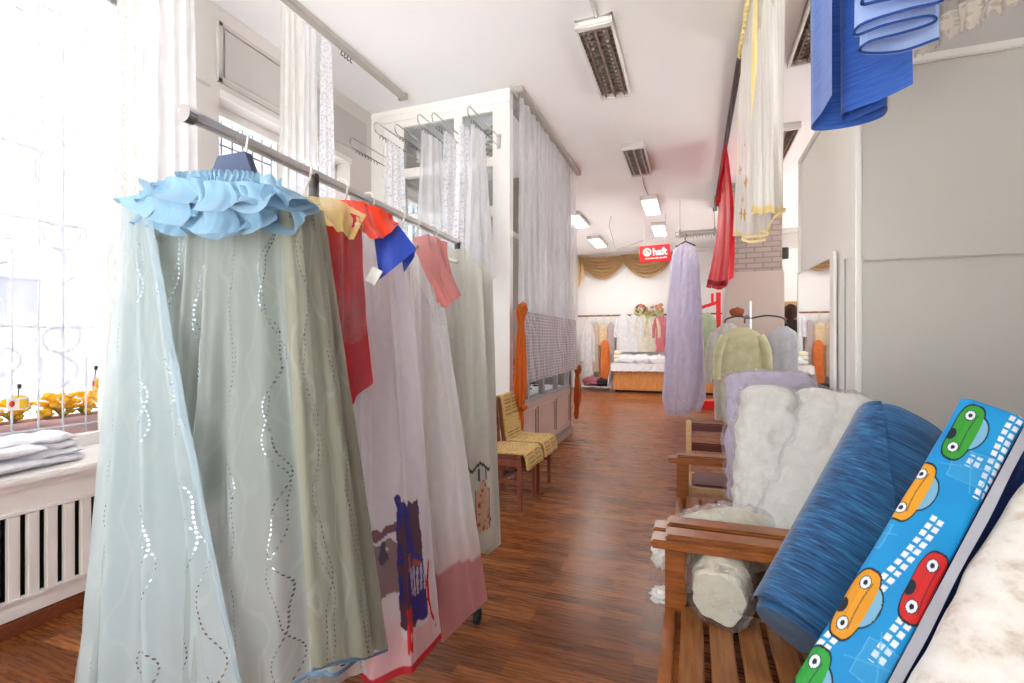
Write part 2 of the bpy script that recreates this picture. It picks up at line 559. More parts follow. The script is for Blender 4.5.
# ================================================================== the setting
st = dict(kind='structure')
LX = -3.45
XR, YB, YF = 4.6, 14.7, -1.6
m = MB(); m.span((LX - .6, YF, -.12), (XR, YB + .1, 0)); m.build('floor', M['floor'], smooth=False, **st)
m = MB(); m.span((LX - .4, YF, CEIL), (XR, YB + .1, CEIL + .12)); m.build('ceiling', M['ceil'], smooth=False, **st)
m = MB(); m.span((-40, -30, -.5), (LX - .65, 40, -.35)); m.build('outdoor_ground', paint_mat('street_paving', (132, 132, 134), .9, .05, 1), smooth=False, **st)
m = MB(); m.span((LX - .65, -30, -.5), (XR + .3, YF - .4, -.35)); m.span((XR + .3, -30, -.5), (40, 40, -.35)); m.build('outdoor_ground', M['ground'], smooth=False, **st)  # unseen paving, made near white to bounce sunlight up to the ceiling
m = MB(); m.span((-16.6, -30, -.4), (-16, 34, 13)); 
for yy in range(-26, 32, 4):
    for zz in (1, 4.4, 7.8):
        m.span((-16.05, yy, zz), (-15.93, yy + .12, zz + 2)); m.span((-16.05, yy + 1.7, zz), (-15.93, yy + 1.82, zz + 2)); m.span((-16.05, yy, zz + 2), (-15.9, yy + 1.82, zz + 2.12))
m.build('wall_sky_block', paint_mat('sky_block_facade', (136, 138, 148), .9, .06, .6), smooth=False, **st)  # added facade that blocks sky and dims the view through the left windows

# left wall with five window openings (y0, y1, sill, head)
WIN = [(-1.0, 2.17, .74, 3.72), (2.78, 4.33, .95, 3.32), (5.05, 6.95, .7, 3.4), (8.1, 10.3, .5, 3.3), (10.9, 13.4, .5, 3.3)]
m = MB(); y = YF; WT = .32
for (a, b, s, h) in WIN:
    if a > y: m.span((LX - WT, y, 0), (LX, a, CEIL))
    m.span((LX - WT, a, 0), (LX, b, s)); m.span((LX - WT, a, h), (LX, b, CEIL)); y = b
m.span((LX - WT, y, 0), (LX, YB, CEIL))
m.build('wall_left', M['wall'], smooth=False, **st)
m = MB(); m.span((LX - WT, YB, 0), (XR, YB + .1, CEIL)); m.build('wall_back', M['wall_white'], smooth=False, **st)
FILL_WINR = [(5.2, 7.4, 1., 3.6), (9.2, 12.6, .8, 3.7)]  # unseen openings added to brighten the ceiling and the aisle
m = MB(); y = YF
for (a, b, s, h) in FILL_WINR:
    m.span((XR, y, 0), (XR + .2, a, CEIL)); m.span((XR, a, 0), (XR + .2, b, s)); m.span((XR, a, h), (XR + .2, b, CEIL)); y = b
m.span((XR, y, 0), (XR + .2, YB, CEIL)); m.build('wall_right', M['wall_white'], smooth=False, **st)
# street front behind the camera: a wall with one wide opening added for fill daylight
FILL_SFW = [(-3.0, .3, .35, 3.5)]
m = MB(); m.span((LX - WT, YF - .2, 0), (-3.0, YF, CEIL)); m.span((-3.0, YF - .2, 0), (.3, YF, .35)); m.span((-3.0, YF - .2, 3.5), (.3, YF, CEIL)); m.span((.3, YF - .2, 0), (XR + .1, YF, CEIL))
m.build('wall_front', M['wall_white'], smooth=False, **st)

def window(n, a, b, s, h, nv, hz, bars=None, scroll=False, framemat='white', barmat='bars', fx=.22):
    LX = WLX
    w = empty('window_%d' % n, (LX - fx, (a + b) / 2, s), kind='structure')
    x = LX - fx
    m = MB(); t = .07
    m.span((x - .04, a, s), (x + .04, a + t, h)); m.span((x - .04, b - t, s), (x + .04, b, h))
    m.span((x - .04, a, s), (x + .04, b, s + t)); m.span((x - .04, a, h - t), (x + .04, b, h))
    for k in range(1, nv): m.span((x - .03, a + (b - a) * k / nv - .03, s), (x + .03, a + (b - a) * k / nv + .03, h))
    for z in hz: m.span((x - .03, a, z - .035), (x + .03, b, z + .035))
    m.build('frame', M[framemat], w, smooth=False)
    m = MB(); m.span((x - .006, a + .05, s + .05), (x + .006, b - .05, h - .05)); m.build('pane', M['pane'], w, smooth=False)
    if bars:
        m = MB(); q = a + .06; xb = x - .09
        while q < b:
            m.tube([(xb, q, s), (xb, q, h)], .0065, 6); q += bars
        for z in (s + .12, s + .75, s + 1.4, h - .25): m.tube([(xb, a, z), (xb, b, z)], .008, 6)
        if scroll:
            q = a + .06; k = 0
            while q < b - bars:
                for zz in (s + .45, s + 1.1, s + 1.8):
                    c = (xb, q + bars * .75, zz + .12 * (k % 3)); sg = 1 if k % 2 else -1
                    m.tube([(xb, c[1] + sg * (.02 + .007 * i) * math.cos(i * .42), c[2] + (.02 + .007 * i) * math.sin(i * .42)) for i in range(18)], .006, 5)
                    m.tube([(xb, c[1] + sg * (.11 * math.sin(i * .3)), c[2] - .1 - .022 * i) for i in range(11)], .005, 5)
                q += bars * 2; k += 1
        m.build('grille', M[barmat], w)
    return w
WLX = LX
window(1, *WIN[0], 3, [2.95], .125, True, 'white', 'grille')
window(2, *WIN[1], 2, [2.3], .105, False, 'white', 'bars')
window(3, *WIN[2], 3, [2.6], .14)
window(4, *WIN[3], 2, [2.5]); window(5, *WIN[4], 3, [2.5])
WLX = XR + .32
window(6, *FILL_WINR[0], 3, [2.9]); window(7, *FILL_WINR[1], 3, [2.9])  # added windows out of view, there to let fill daylight in

# raised panels and mouldings on the left wall, pier strip
def tr(n, a, b, mat='panel', bev=.004):
    m = MB(); m.span(a, b, bev); return m.build('trim_%d' % n, M[mat], smooth=False, **st)
def frame_tr(n, y0, y1, z0, z1, mat='white'):
    m = MB(); x = LX; t = .035
    for (a, b) in (((x, y0, z0), (x + .02, y0 + t, z1)), ((x, y1 - t, z0), (x + .02, y1, z1)), ((x, y0, z0), (x + .02, y1, z0 + t)), ((x, y0, z1 - t), (x + .02, y1, z1))):
        m.span(a, b)
    return m.build('trim_%d' % n, M[mat], smooth=False, **st)
tr(1, (LX, 2.82, 3.47), (LX + .012, 3.98, 3.84))
frame_tr(2, 2.76, 4.02, 3.41, 3.88, 'panel')
tr(3, (LX, 4.05, 3.47), (LX + .012, 4.6, 3.84)); 
tr(4, (LX, 2.17, 0), (LX + .03, 2.3, CEIL), 'wall_white')
tr(5, (LX, 2.78, 3.3), (LX + .018, 4.34, 3.36), 'white')
tr(6, (LX, 2.32, 3.33), (LX + .012, 2.7, 3.355), 'panel')
m = MB(); m.span((LX, 2.3, 0), (LX + .018, 4.68, .09)); m.build('baseboard_left', M['skirting'], smooth=False, **st)

# glazed booth: front wall (facing the camera) and side wall (along the aisle)
BY, BX, BY2 = 4.7, -1.76, 7.32
b = empty('wall_booth_front', (-2.6, BY, 0), kind='structure')
m = MB()
m.span((LX, BY, 0), (-3.02, BY + .08, CEIL)); m.span((BX - .19, BY, 0), (BX, BY + .1, CEIL))
m.span((-3.02, BY, 3.79), (BX - .19, BY + .08, CEIL)); m.span((-3.02, BY, 0), (BX - .19, BY + .08, .75))
for z in (3.27, 2.76): m.span((-3.02, BY, z - .05), (BX - .19, BY + .07, z + .05))
for x in (-2.35,): m.span((x - .05, BY + .005, .75), (x + .05, BY + .065, 3.8))
for a in (((-3.3, BY - .015, 3.25), (-3.28, BY, 3.88)), ((-3.3, BY - .015, 3.86), (BX, BY, 3.88)), ((LX, BY - .012, 3.94), (BX, BY, 3.965))): m.span(*a)
m.build('frame', M['white'], b, smooth=False)
m = MB(); m.span((-3.02, BY + .03, .75), (BX - .19, BY + .045, 3.79)); m.build('pane', M['booth_glass'], b, smooth=False)
b = empty('wall_booth_side', (BX, 6, 0), kind='structure')
m = MB()
m.span((BX - .08, BY + .1, .1), (BX, BY2, .70), 0)
for y0, y1 in ((4.86, 5.58), (5.66, 6.42), (6.50, 7.24)):
    m.span((BX, y0, .2), (BX + .014, y1, .215)); m.span((BX, y0, .6), (BX + .014, y1, .615)); m.span((BX, y0, .2), (BX + .014, y0 + .015, .615)); m.span((BX, y1 - .015, .2), (BX + .014, y1, .615))
m.build('lower_panel', M['booth_wood'], b, smooth=False)
m = MB(); m.span((BX - .08, BY, 0), (BX + .04, BY2 + .04, .1), .008); m.span((BX - .02, BY, .1), (BX + .025, BY2 + .02, .14), .008); m.build('plinth', M['booth_plinth'], b, smooth=False)
m = MB(); m.span((BX - .1, BY + .1, .70), (BX + .01, BY2, .74))
for y in (5.35, 5.95, 6.62, 7.27): m.span((BX - .07, y - .035, .74), (BX - .01, y + .035, CEIL))
m.span((BX - .07, BY + .1, 2.5), (BX - .01, BY2, 2.56)); m.span((BX - .07, BY + .1, 3.86), (BX - .01, BY2, CEIL))
m.build('frame', M['frame_grey'], b, smooth=False)
m = MB(); m.span((BX - .045, BY + .1, .74), (BX - .035, BY2, 3.88)); m.build('pane', glass('booth_side_pane', .012), b, smooth=False)
tr(17, (LX + .02, BY + .15, .70), (BX - .12, BY2 - .02, .735), 'added_shelf', .004)  # shelf added to catch window light and brighten the booth below the hem
m = MB(); m.span((LX, BY2, 0), (BX, BY2 + .08, CEIL)); m.build('wall_booth_back', M['booth_in'], smooth=False, **st)

# right-hand partition block (open on top), panelled front and a mirror side lightened to show window light
PX0, PY0, PY1, PH = .80, 3.01, 4.40, 2.82
m = MB(); m.span((PX0, PY0, 0), (XR, PY0 + .06, PH)); m.build('wall_partition_front', M['partition'], smooth=False, **st)
m = MB(); m.span((PX0, PY0 + .06, 0), (PX0 + .05, PY1, PH)); m.build('wall_partition_side', M['partition_side'], smooth=False, **st)
tr(7, (PX0 + .02, PY0 - .014, 1.812), (XR, PY0, 1.862), 'partition', .005)
tr(8, (PX0 - .012, PY0 - .016, 0), (PX0 + .018, PY0 + .03, PH), 'partition_side', .006)
tr(9, (PX0, PY0 - .02, PH - .03), (XR, PY0 + .07, PH + .012), 'partition_side', .006)
tr(10, (PX0 - .02, PY0 + .1, PH - .02), (PX0 + .055, PY1 + .02, PH + .015), 'partition_side', .006)
tr(11, (PX0 - .006, PY0 + .195, .0), (PX0, PY0 + .208, 1.86), 'frame_grey', .001)
tr(12, (PX0 - .02, PY1, 0), (PX0 + .05, PY1 + .03, PH), 'partition_side', .006)

tr(16, (1.2, PY0 + .55, 2.5), (XR, PY0 + .6, CEIL), 'panel', .004)  # added panel that gives the space above the partition its shaded grey
# pillar, beam and panelled wall beyond
m = MB(); m.span((.54, 8.8, 2.5), (1.33, 9.7, CEIL)); m.build('pillar', M['brick'], smooth=False, **st)
m = MB(); m.span((.50, 8.74, 0), (1.355, 9.76, 2.53), .008); m.span((.49, 8.735, 1.78), (1.36, 9.77, 1.787)); m.build('trim_13', M['clad'], smooth=False, **st)
m = MB(); m.span((1.38, 11.4, 3.35), (XR, 11.7, 3.62)); m.span((1.38, 11.35, 3.62), (XR, 11.7, 3.72)); m.build('trim_14', M['panel'], smooth=False, **st)
m = MB(); m.span((1.0, 13.1, 0), (XR, 13.2, CEIL)); m.build('wall_rear_right', M['wall'], smooth=False, **st)
m = MB(); m.span((1.42, 13.04, 0), (XR, 13.1, 2.34)); m.build('trim_15', M['brown_panel'], smooth=False, **st)
sb = MB(); sb.span((1.332, 8.82, 2.72), (1.43, 8.9, 2.9), .01); sb.build('electrical_box', M['darksteel'], label='small dark electrical box fixed to the right edge of the brick pillar', cat='switch box')

# ================================================================== radiator cover below the first window
rc = empty('radiator_cover', (-3.2, 1, 0), 'white slatted wooden radiator cover under the large window on the left', 'radiator cover')
RX, RY0, RY1 = -3.03, -.9, 2.6
m = MB(); m.span((LX + .004, RY0, .715), (RX + .035, RY1, .752), .008); m.span((LX, RY0, .69), (RX + .015, RY1, .715)); m.build('top_board', M['radiator'], rc, smooth=False)
m = MB(); m.span((RX - .025, RY0, .565), (RX, RY1, .69), .004); m.span((RX, RY0, .57), (RX + .008, RY1, .585)); m.build('top_rail', M['radiator'], rc, smooth=False)
m = MB(); m.span((RX - .025, RY0, .075), (RX, RY1, .17), .004); m.span((RX, RY0, .155), (RX + .01, RY1, .17)); m.build('bottom_rail', M['radiator'], rc, smooth=False)
m = MB(); m.span((RX - .07, RY0, .1), (RX - .06, RY1, .7))
q = RY0
while q < RY1:
    for z in (.2, .3, .4, .5): m.blob((RX - .058, q + .02, z), (.006, .022, .036), 1, 0, 1)
    q += .06
m.build('backing_mesh', M['dark'], rc, smooth=False)
q = RY0 + .02
while q < RY1 - .04:
    m = MB(); m.span((RX - .022, q, .165), (RX + .004, q + .050, .57), .006); m.build('slat', M['radiator'], rc, smooth=False); q += .074
m = MB(); m.span((RX - .018, RY0, 0), (RX + .01, RY1, .072), .006); m.build('baseboard_radiator', M['skirting'], smooth=False, **st)

# ================================================================== ceiling lamps
LAMP_N = [0]
def lamp(x, y, L, w, label, lit=False, rz=0):
    t = empty('ceiling_light', (x, y, CEIL), label, 'ceiling light', 'fluorescent ceiling lights', rz=rz)
    m = MB(); h = .075
    m.span((-w / 2, -L / 2, -h), (-w / 2 + .018, L / 2, 0)); m.span((w / 2 - .018, -L / 2, -h), (w / 2, L / 2, 0))
    m.span((-w / 2, -L / 2, -h), (w / 2, -L / 2 + .07, 0), .012); m.span((-w / 2, L / 2 - .05, -h), (w / 2, L / 2, 0), .012)
    m.span((-w / 2, -L / 2, -.02), (w / 2, L / 2, 0))
    m.build('housing', M['lamp_body'], t, local=True, smooth=False)
    if lit:
        m = MB(); m.span((-w / 2 + .018, -L / 2 + .07, -h + .004), (w / 2 - .018, L / 2 - .05, -h + .02)); m.build('diffuser', M['lit'], t, local=True, smooth=False)
    else:
        m = MB(); m.span((-w / 2 + .018, -L / 2 + .07, -.028), (w / 2 - .018, L / 2 - .05, -.021)); m.build('reflector', M['lamp_inside'], t, local=True, smooth=False)
        for sx in (-1, 1):
            m = MB(); m.tube([(sx * w * .22, -L / 2 + .08, -.045), (sx * w * .22, L / 2 - .06, -.045)], .013, 8); m.build('tube', M['tube_off'], t, local=True)
        m = MB(); n = int(L / .075)
        for k in range(n): m.box((0, -L / 2 + .09 + (L - .16) * k / n, -.058), (w - .036, .007, .036))
        for f in (-.25, 0, .25): m.box((f * w * 1.25, .01, -.058), (.012 if f else .02, L - .12, .038))
        m.build('louvre', M['louvre'], t, local=True, smooth=False)
    return t
lamp(-.75, 4.53, 1.27, .30, 'nearest louvred ceiling light above the aisle, unlit')
lamp(-.74, 7.15, 1.2, .30, 'second louvred ceiling light from the front, unlit, further along the aisle')
lamp(-.74, 9.6, 1.2, .30, 'glowing ceiling light just beyond the two unlit louvred ones', True)
lamp(-.72, 11.7, 1.2, .30, 'small glowing ceiling light directly above the red sign', True)
lamp(-2.3, 10.2, 1.2, .32, 'glowing ceiling light right beside the end of the booth curtain rail', True)
lamp(-2.3, 12.6, 1.2, .32, 'smaller glowing ceiling light at the back left above the brown swags', True)
lamp(.98, 4.5, 1.3, .32, 'dark louvred ceiling light between the cream curtain and the blue curtain')
lamp(1.05, 7.2, 1.2, .30, 'far louvred ceiling light half hidden behind the cream curtain')
def cable(pts, label, r=.008, mat='cable', name='cable', cat='cable'):
    m = MB(); m.tube(pts, r, 6); m.build(name, M[mat], label=label, cat=cat)
cable([(-.72, 3.9, CEIL - .014), (-.74, 3.3, CEIL - .014), (-.8, 2.4, CEIL - .014)], 'white cable duct on the ceiling running to the nearest louvred light', .014)
cable([(-.74, 7.75, CEIL - .012), (-.76, 8.4, CEIL - .012), (-.74, 9.0, CEIL - .012)], 'thin cable on the ceiling joining the second light and the first lit one', .008, 'grey_cable')
cable([px_z(611, 216, CEIL - .02), px_z(609, 226, 3.7), px(613, 240, 10.4), px(615, 249, 10.4)], 'hanging lamp cable dropping from the ceiling at the back left', .006, 'grey_cable')
cable([px(616, 249, 10.4) + Vector((0, 0, .0)), px(626, 247, 10.2), px(644, 240, 10)], 'thin sagging wire reaching from the hanging cable to the red sign', .004, 'grey_cable')
# ================================================================== cloth materials
M['sheer_white'] = fabric('white_sheer', (246, 246, 250), .5, .5)
M['sheer_window'] = fabric('bright_window_sheer', (236, 238, 248), .30, .35)
M['sheer_dense'] = fabric('dense_white_sheer', (250, 250, 254), .7, .5)
M['sheer_ivory'] = fabric('ivory_sheer', (248, 246, 238), .7, .55)
M['lace_white'] = lace('white_lace', (244, 244, 248), .8, .02, .4)
M['lace_cream'] = lace('cream_lace_band', (240, 238, 228), .85, .02, .4)
M['sheer_booth'] = fabric('grey_lilac_sheer', (250, 247, 250), .58, .55)
M['lace_booth'] = lace('grey_lilac_lace', (206, 196, 198), .80, .035, .4, True, .3)
M['navy'] = paint_mat('navy_hanger', (62, 72, 98), .6, .05, 5)
M['hanger_wood'] = wood('pale_hanger_wood', (206, 176, 138), (226, 200, 164))
M['hanger_white'] = paint_mat('white_hanger', (228, 222, 210), .4)
M['blue_organza'] = fabric('pale_blue_organza', (138, 174, 198), .9, .3, .6, .2, bumpy=.15)
M['edge_blue'] = fabric('faint_blue_edge', (176, 194, 206), .5, .4)
M['piping_blue'] = fabric('blue_grey_piping', (104, 130, 154), 1, .2)
def sage(name='sage_sequined_organza', c1=(172, 181, 176), c2=(197, 205, 203), al=.62):
    t = NT(name)
    uv = t.uv()
    sp = t.n('ShaderNodeSeparateXYZ'); t.t.links.new(uv, sp.inputs[0])
    x, y = sp.outputs[0], sp.outputs[1]
    def dots(period, amp, wl, ph, rad, step):
        w = t.math('MULTIPLY', t.math('SINE', t.math('ADD', t.math('MULTIPLY', y, 6.283 / wl), t.math('ADD', ph, t.math('MULTIPLY', x, 2.2)))), amp)
        w2 = t.math('MULTIPLY', t.math('SINE', t.math('MULTIPLY', y, 6.283 / (wl * .41))), amp * .3)
        fx = t.math('SUBTRACT', t.math('MODULO', t.math('ADD', t.math('ADD', x, 9 * period), t.math('ADD', w, w2)), period), period / 2)
        fy = t.math('SUBTRACT', t.math('MODULO', y, step), step / 2)
        d2 = t.math('ADD', t.math('MULTIPLY', fx, fx), t.math('MULTIPLY', fy, fy))
        return t.math('LESS_THAN', d2, rad * rad)
    f = t.math('MAXIMUM', dots(.215, .034, .30, 0, .0031, .0112), dots(.215, .040, .36, 1.3, .0024, .0112))
    n = t.noise(uv, 2.2, 3)
    col = t.mixc(n, lin(c1), lin(c2))
    leaf = t.n('ShaderNodeTexWave'); leaf.inputs['Scale'].default_value = 2.2; leaf.inputs['Distortion'].default_value = 14; leaf.inputs['Detail'].default_value = 2; leaf.inputs['Detail Scale'].default_value = 2
    t.t.links.new(uv, leaf.inputs['Vector'])
    g = t.ramp(leaf.outputs['Fac'], [(.86, (0, 0, 0, 1)), (.96, (.14, .14, .14, 1))])
    col = t.mixc(g, col, lin((226, 230, 224)))
    sh = t.pbsdf(col, .5, 0, t.bump(t.noise(uv, 40, 3), .2, .004), .3, .3)
    tr = t.n('ShaderNodeBsdfTranslucent'); t.set(tr.inputs[0], col)
    sh = t.mixs(.5, sh, tr.outputs[0])
    tp = t.n('ShaderNodeBsdfTransparent')
    sh = t.mixs(al, tp.outputs[0], sh)
    sq = t.pbsdf(lin((150, 160, 172)), .22, .9)
    return t.done(t.mixs(f, sh, sq))
M['sage'] = sage()
M['olive_sage'] = sage('olive_sequined_organza', (150, 149, 131), (174, 173, 155), .96)
M['blue_sage'] = sage('pale_blue_sequined_organza', (176, 190, 194), (203, 214, 216), .72)
M['sage_lining'] = fabric('sage_lining', (120, 122, 106), .98, .25)
M['olive'] = fabric('olive_grey_lining', (158, 156, 136), 1., .3)
M['yellow_org'] = fabric('yellow_organza', (248, 222, 142), .85, .45, .6, .2)
M['red_lace'] = fabric('red_lace_cloth', (204, 30, 42), .96, .3, .6, .2, var=.3, bumpy=.7, bscale=70)
M['film'] = clear_film('clear_plastic_film', .02, .14, scale=16)
M['film_soft'] = clear_film('clear_plastic_bag', .05, .24, (248, 248, 246), 16)
M['red_orange'] = fabric('red_orange_cloth', (236, 66, 28), 1, .25, .6, .2, bumpy=.2)
M['royal_blue'] = fabric('royal_blue_satin', (24, 66, 178), 1, .1, .4, .3, bumpy=.1, spec=.5)
M['lavender_sheer'] = fabric('lavender_white_sheer', (226, 218, 226), .93, .45, attr='Col', bumpy=.15)
M['white_print'] = fabric('white_printed_sheer', (230, 226, 226), .93, .4, attr='Col', bumpy=.15)
M['pink_cloth'] = fabric('dusty_pink_cloth', (232, 150, 144), .95, .3, .7, .2)
M['pale_green'] = fabric('pale_grey_green_cloth', (206, 206, 196), .97, .35, attr='Col', bumpy=.15)
M['orange'] = fabric('orange_voile', (226, 118, 30), .95, .4, .6, .2)
M['rust'] = fabric('rust_orange_voile', (196, 96, 40), .95, .4, .6, .2)
M['lilac'] = fabric('lilac_organza', (230, 228, 248), .9, .4, .6, .2)
M['red_satin'] = fabric('red_satin', (200, 12, 34), 1, .06, .6, .0, bumpy=.1, spec=.25)
M['cream_voile'] = fabric('cream_voile', (244, 238, 224), .93, .35, attr='Col', bumpy=.12)
M['cream_sheer'] = fabric('cream_sheer', (242, 238, 228), .72, .4, attr='Col', bumpy=.12)
M['yellow_edge'] = fabric('yellow_edging', (250, 230, 172), 1, .35)
M['blue_slub'] = fabric('cobalt_slub', (44, 84, 172), 1, .15, .55, .3, c2=(74, 122, 206), streak=(6, 160, 1), bumpy=.2)
M['blue_sheer'] = fabric('powder_blue_sheer', (172, 196, 242), .95, .3, .6, .2)
M['navy_hem'] = fabric('navy_hem', (44, 76, 146), 1, .05)
M['lace_ecru'] = lace('ecru_lace', (222, 212, 196), .85, .016, .4)
M['taupe_sheer'] = fabric('taupe_sheer', (178, 168, 160), .8, .3)
M['tag'] = paint_mat('paper_tag', (240, 238, 232), .8)
M['tag_y'] = paint_mat('yellow_tag', (246, 200, 60), .8)
M['tag_r'] = paint_mat('red_sticker', (216, 60, 60), .8)
M['sill_cloth'] = fabric('white_floral_cotton', (226, 224, 232), 1, .2, c2=(248, 248, 250), streak=(14, 14, 1))

# ================================================================== ceiling rails
def rail(name, x, y0, y1, w, h, label, mat='rail', hooks=()):
    t = empty(name, (x, (y0 + y1) / 2, CEIL), label, 'curtain rail', 'curtain rails on the ceiling')
    m = MB(); m.span((x - w / 2, y0, CEIL - h), (x + w / 2, y1, CEIL - .001), .004); m.span((x - w / 2 + .008, y0 + .01, CEIL - h - .006), (x + w / 2 - .008, y1 - .01, CEIL - h))
    m.span((x - w * .7, y1, CEIL - h - .012), (x + w * .7, y1 + .03, CEIL)); 
    m.build('rail', M[mat], t, smooth=False)
    for (a, b, n) in hooks:
        m = MB(); m.tube([Vector((0, 0, .002)), Vector((0, 0, -.028))] + arc((0, 0, -.04), .012, PI / 2, 2 * PI, 8, (0, 1, 0)), .0042, 5)
        many(t, 'hook', M['darksteel'], m, [(x - w * .25, a + (b - a) * k / max(1, n - 1), CEIL - h) for k in range(n)])
    return t
rail('curtain_rail', -2.86, .2, 4.42, .07, .05, 'long pale grey ceiling rail above the windows with three sheers', 'rail', ((2.35, 2.75, 5), (3.5, 3.62, 4)))
rail('curtain_rail', -1.66, 4.7, 7.36, .08, .05, 'pale ceiling rail along the booth side carrying the lilac grey sheer', 'rail', ((4.76, 7.3, 26),))
rail('curtain_rail', .40, .9, 10.3, .05, .05, 'dark hook lined ceiling rail above the bench carrying the bright curtains', 'darksteel', ((1.0, 10.2, 90),))

# ================================================================== window sheers on the left rail
RL = -2.86; RZ = CEIL - .09
def g(name, label, top, bot, mat, **k):
    return cloth(name, top, bot, M[mat], label=label, cat='curtain', **k)
g('sheer_curtain', 'wide bright white sheer veiling the big window on the left', [(RL, -.6, RZ), (RL, 1.72, RZ)], [(RL, -.6, 1.22), (RL, 1.70, 1.17)], 'sheer_window', folds=11, a0=.02, a1=.03, seed=1)
g('sheer_curtain', 'narrow cream lace strip hanging at the far edge of the big window sheer', [(RL, 1.72, RZ), (RL, 1.83, RZ)], [(RL, 1.72, 1.05), (RL, 1.83, 1.05)], 'lace_cream', folds=2, a0=.01, a1=.01, seed=2)
g('sheer_curtain', 'white sheer hanging over the pier between the two windows', [(RL, 1.86, RZ), (RL, 2.13, RZ)], [(RL, 1.83, 1.0), (RL, 2.17, 1.0)], 'sheer_dense', folds=3.5, a0=.02, a1=.03, seed=3)
g('sheer_curtain', 'ivory sheer, nearest of the three gathered on the left rail', [(RL, 2.80, RZ), (RL, 3.0, RZ)], [(RL, 2.76, 1.2), (RL, 3.08, 1.2)], 'sheer_ivory', folds=3, a0=.012, a1=.03, seed=4)
g('sheer_curtain', 'white sheer in the middle of the three gathered on the left rail', [(RL, 3.02, RZ), (RL, 3.17, RZ)], [(RL, 2.98, 1.2), (RL, 3.26, 1.2)], 'sheer_dense', folds=3, a0=.012, a1=.03, seed=5)
g('sheer_curtain', 'white lace sheer, farthest of the three gathered on the left rail', [(RL, 3.22, RZ), (RL, 3.34, RZ)], [(RL, 3.16, 1.2), (RL, 3.44, 1.2)], 'lace_white', folds=3, a0=.012, a1=.03, seed=6)
# price tags pinned on the big sheer
def price_tag(p, w, h, label, two=True, name='price_tag'):
    p = Vector(p)
    t = empty(name, p, label, 'price tag', 'price tags on the sheers')
    m = MB(); m.box(p, (.004, w, h), None); m.build('card', M['tag'], t, smooth=False)
    if two:
        m = MB(); m.box(p + Vector((.004, w * .22, -h * .0)), (.003, w * .36, h * .7)); m.build('yellow_patch', M['tag_y'], t, smooth=False)
        m = MB(); m.blob(p + Vector((.004, -w * .3, h * .05)), (.003, w * .14, h * .28), 1, 0, 1); m.build('red_mark', M['tag_r'], t)
    m = MB(); m.tube([p + Vector((0, 0, h / 2)), p + Vector((0, .004, h / 2 + .05))], .002, 5); m.box(p + Vector((0, .004, h / 2 + .05)), (.008, .012, .02)); m.build('clip', M['darksteel'], t)
price_tag(px_x(18, 404, -2.80), .075, .055, 'price tag with a yellow patch hanging below the big window sheer')
price_tag(px_x(95, 384, -2.80), .03, .06, 'narrow price tag pinned near the big sheer hem beside the sage curtain')

# ================================================================== yellow flower box outside the first window
fb = empty('flower_box', (-3.86, 1.7, .74), 'pinkish planter box outside the big window behind the flowers', 'planter')
m = MB(); m.span((-4.0, .6, .70), (-3.80, 2.8, .90), .01); m.span((-4.01, .6, .88), (-3.79, 2.8, .905)); m.build('trough', paint_mat('pink_planter', (222, 186, 184), .8), fb, smooth=False)
m = MB(); m.span((-3.98, .62, .89), (-3.82, 2.78, .908)); m.build('soil', paint_mat('planter_soil', (150, 110, 84), .9), fb, smooth=False)
M['petal'] = fabric('yellow_petals', (250, 200, 50), 1, .4); M['leafy'] = fabric('planter_leaves', (170, 170, 70), 1, .3)
rnd = random.Random(5)
for k in range(14):
    y = 1.2 + k * .115 + rnd.uniform(-.03, .03)
    t = empty('flower_plant', (-3.88, y, .9), 'yellow flowering plant in the planter box outside the big window', 'flowers', 'yellow flowers in the window box')
    m = MB()
    for q in range(26):
        a = rnd.uniform(0, 6.28); r = rnd.uniform(.01, .085)
        p = Vector((-3.88 + r * math.cos(a), y + r * math.sin(a), .93 + rnd.uniform(0, .13)))
        m.blob(p, (.02, .022, .016), q, .4, 1)
    m.build('blossom', M['petal'], t)
    m = MB()
    for q in range(10):
        a = rnd.uniform(0, 6.28); p = Vector((-3.88, y, .9)); e = p + Vector((.06 * math.cos(a), .06 * math.sin(a), rnd.uniform(.03, .08)))
        m.tube([p, (p + e) / 2 + Vector((0, 0, .02)), e], [.004, .012, .001], 5)
    m.build('leaf', M['leafy'], t)

# folded cloths on the radiator board
def folded(c, sx, sy, sz, label, seed, mat='sill_cloth', name='folded_fabric', rz=0, layers=3, cat='fabric', group=None):
    t = empty(name, c, label, cat, group)
    R = Matrix.Rotation(rz, 3, 'Z'); c = Vector(c)
    for k in range(layers):
        z = sz * (k + .5) / layers; ky = 1 - .05 * k
        ax = R @ Vector((sx / 2 * ky, 0, 0)); up = Vector((0, 0, sz / layers * .56))
        rings = []
        for j in range(13):
            q = -1 + 2 * j / 12; w = max(.12, (1 - abs(q) ** 6)) ** .5
            rings.append((c + R @ Vector((.01 * math.sin(k * 2 + j), q * sy / 2 * ky, 0)) + Vector((0, 0, z + .004 * math.sin(j * 1.7 + k))), ax * (.93 + .07 * w), up * w))
        loft('layer', rings, M[mat], t, 28 if layers > 2 else 48, 3.5 if layers > 2 else 2.4, .012 if layers > 2 else .03 if layers == 2 else .07, 7, seed + k)
    return t
folded((-3.23, 1.22, .755), .36, .62, .13, 'folded white cotton lying on the radiator cover, nearer the camera', 3, rz=.05, layers=2)
folded((-3.28, 1.52, .755), .30, .42, .15, 'taller pile of folded white fabric on the radiator cover close to the glass', 9, rz=-.06, layers=4)

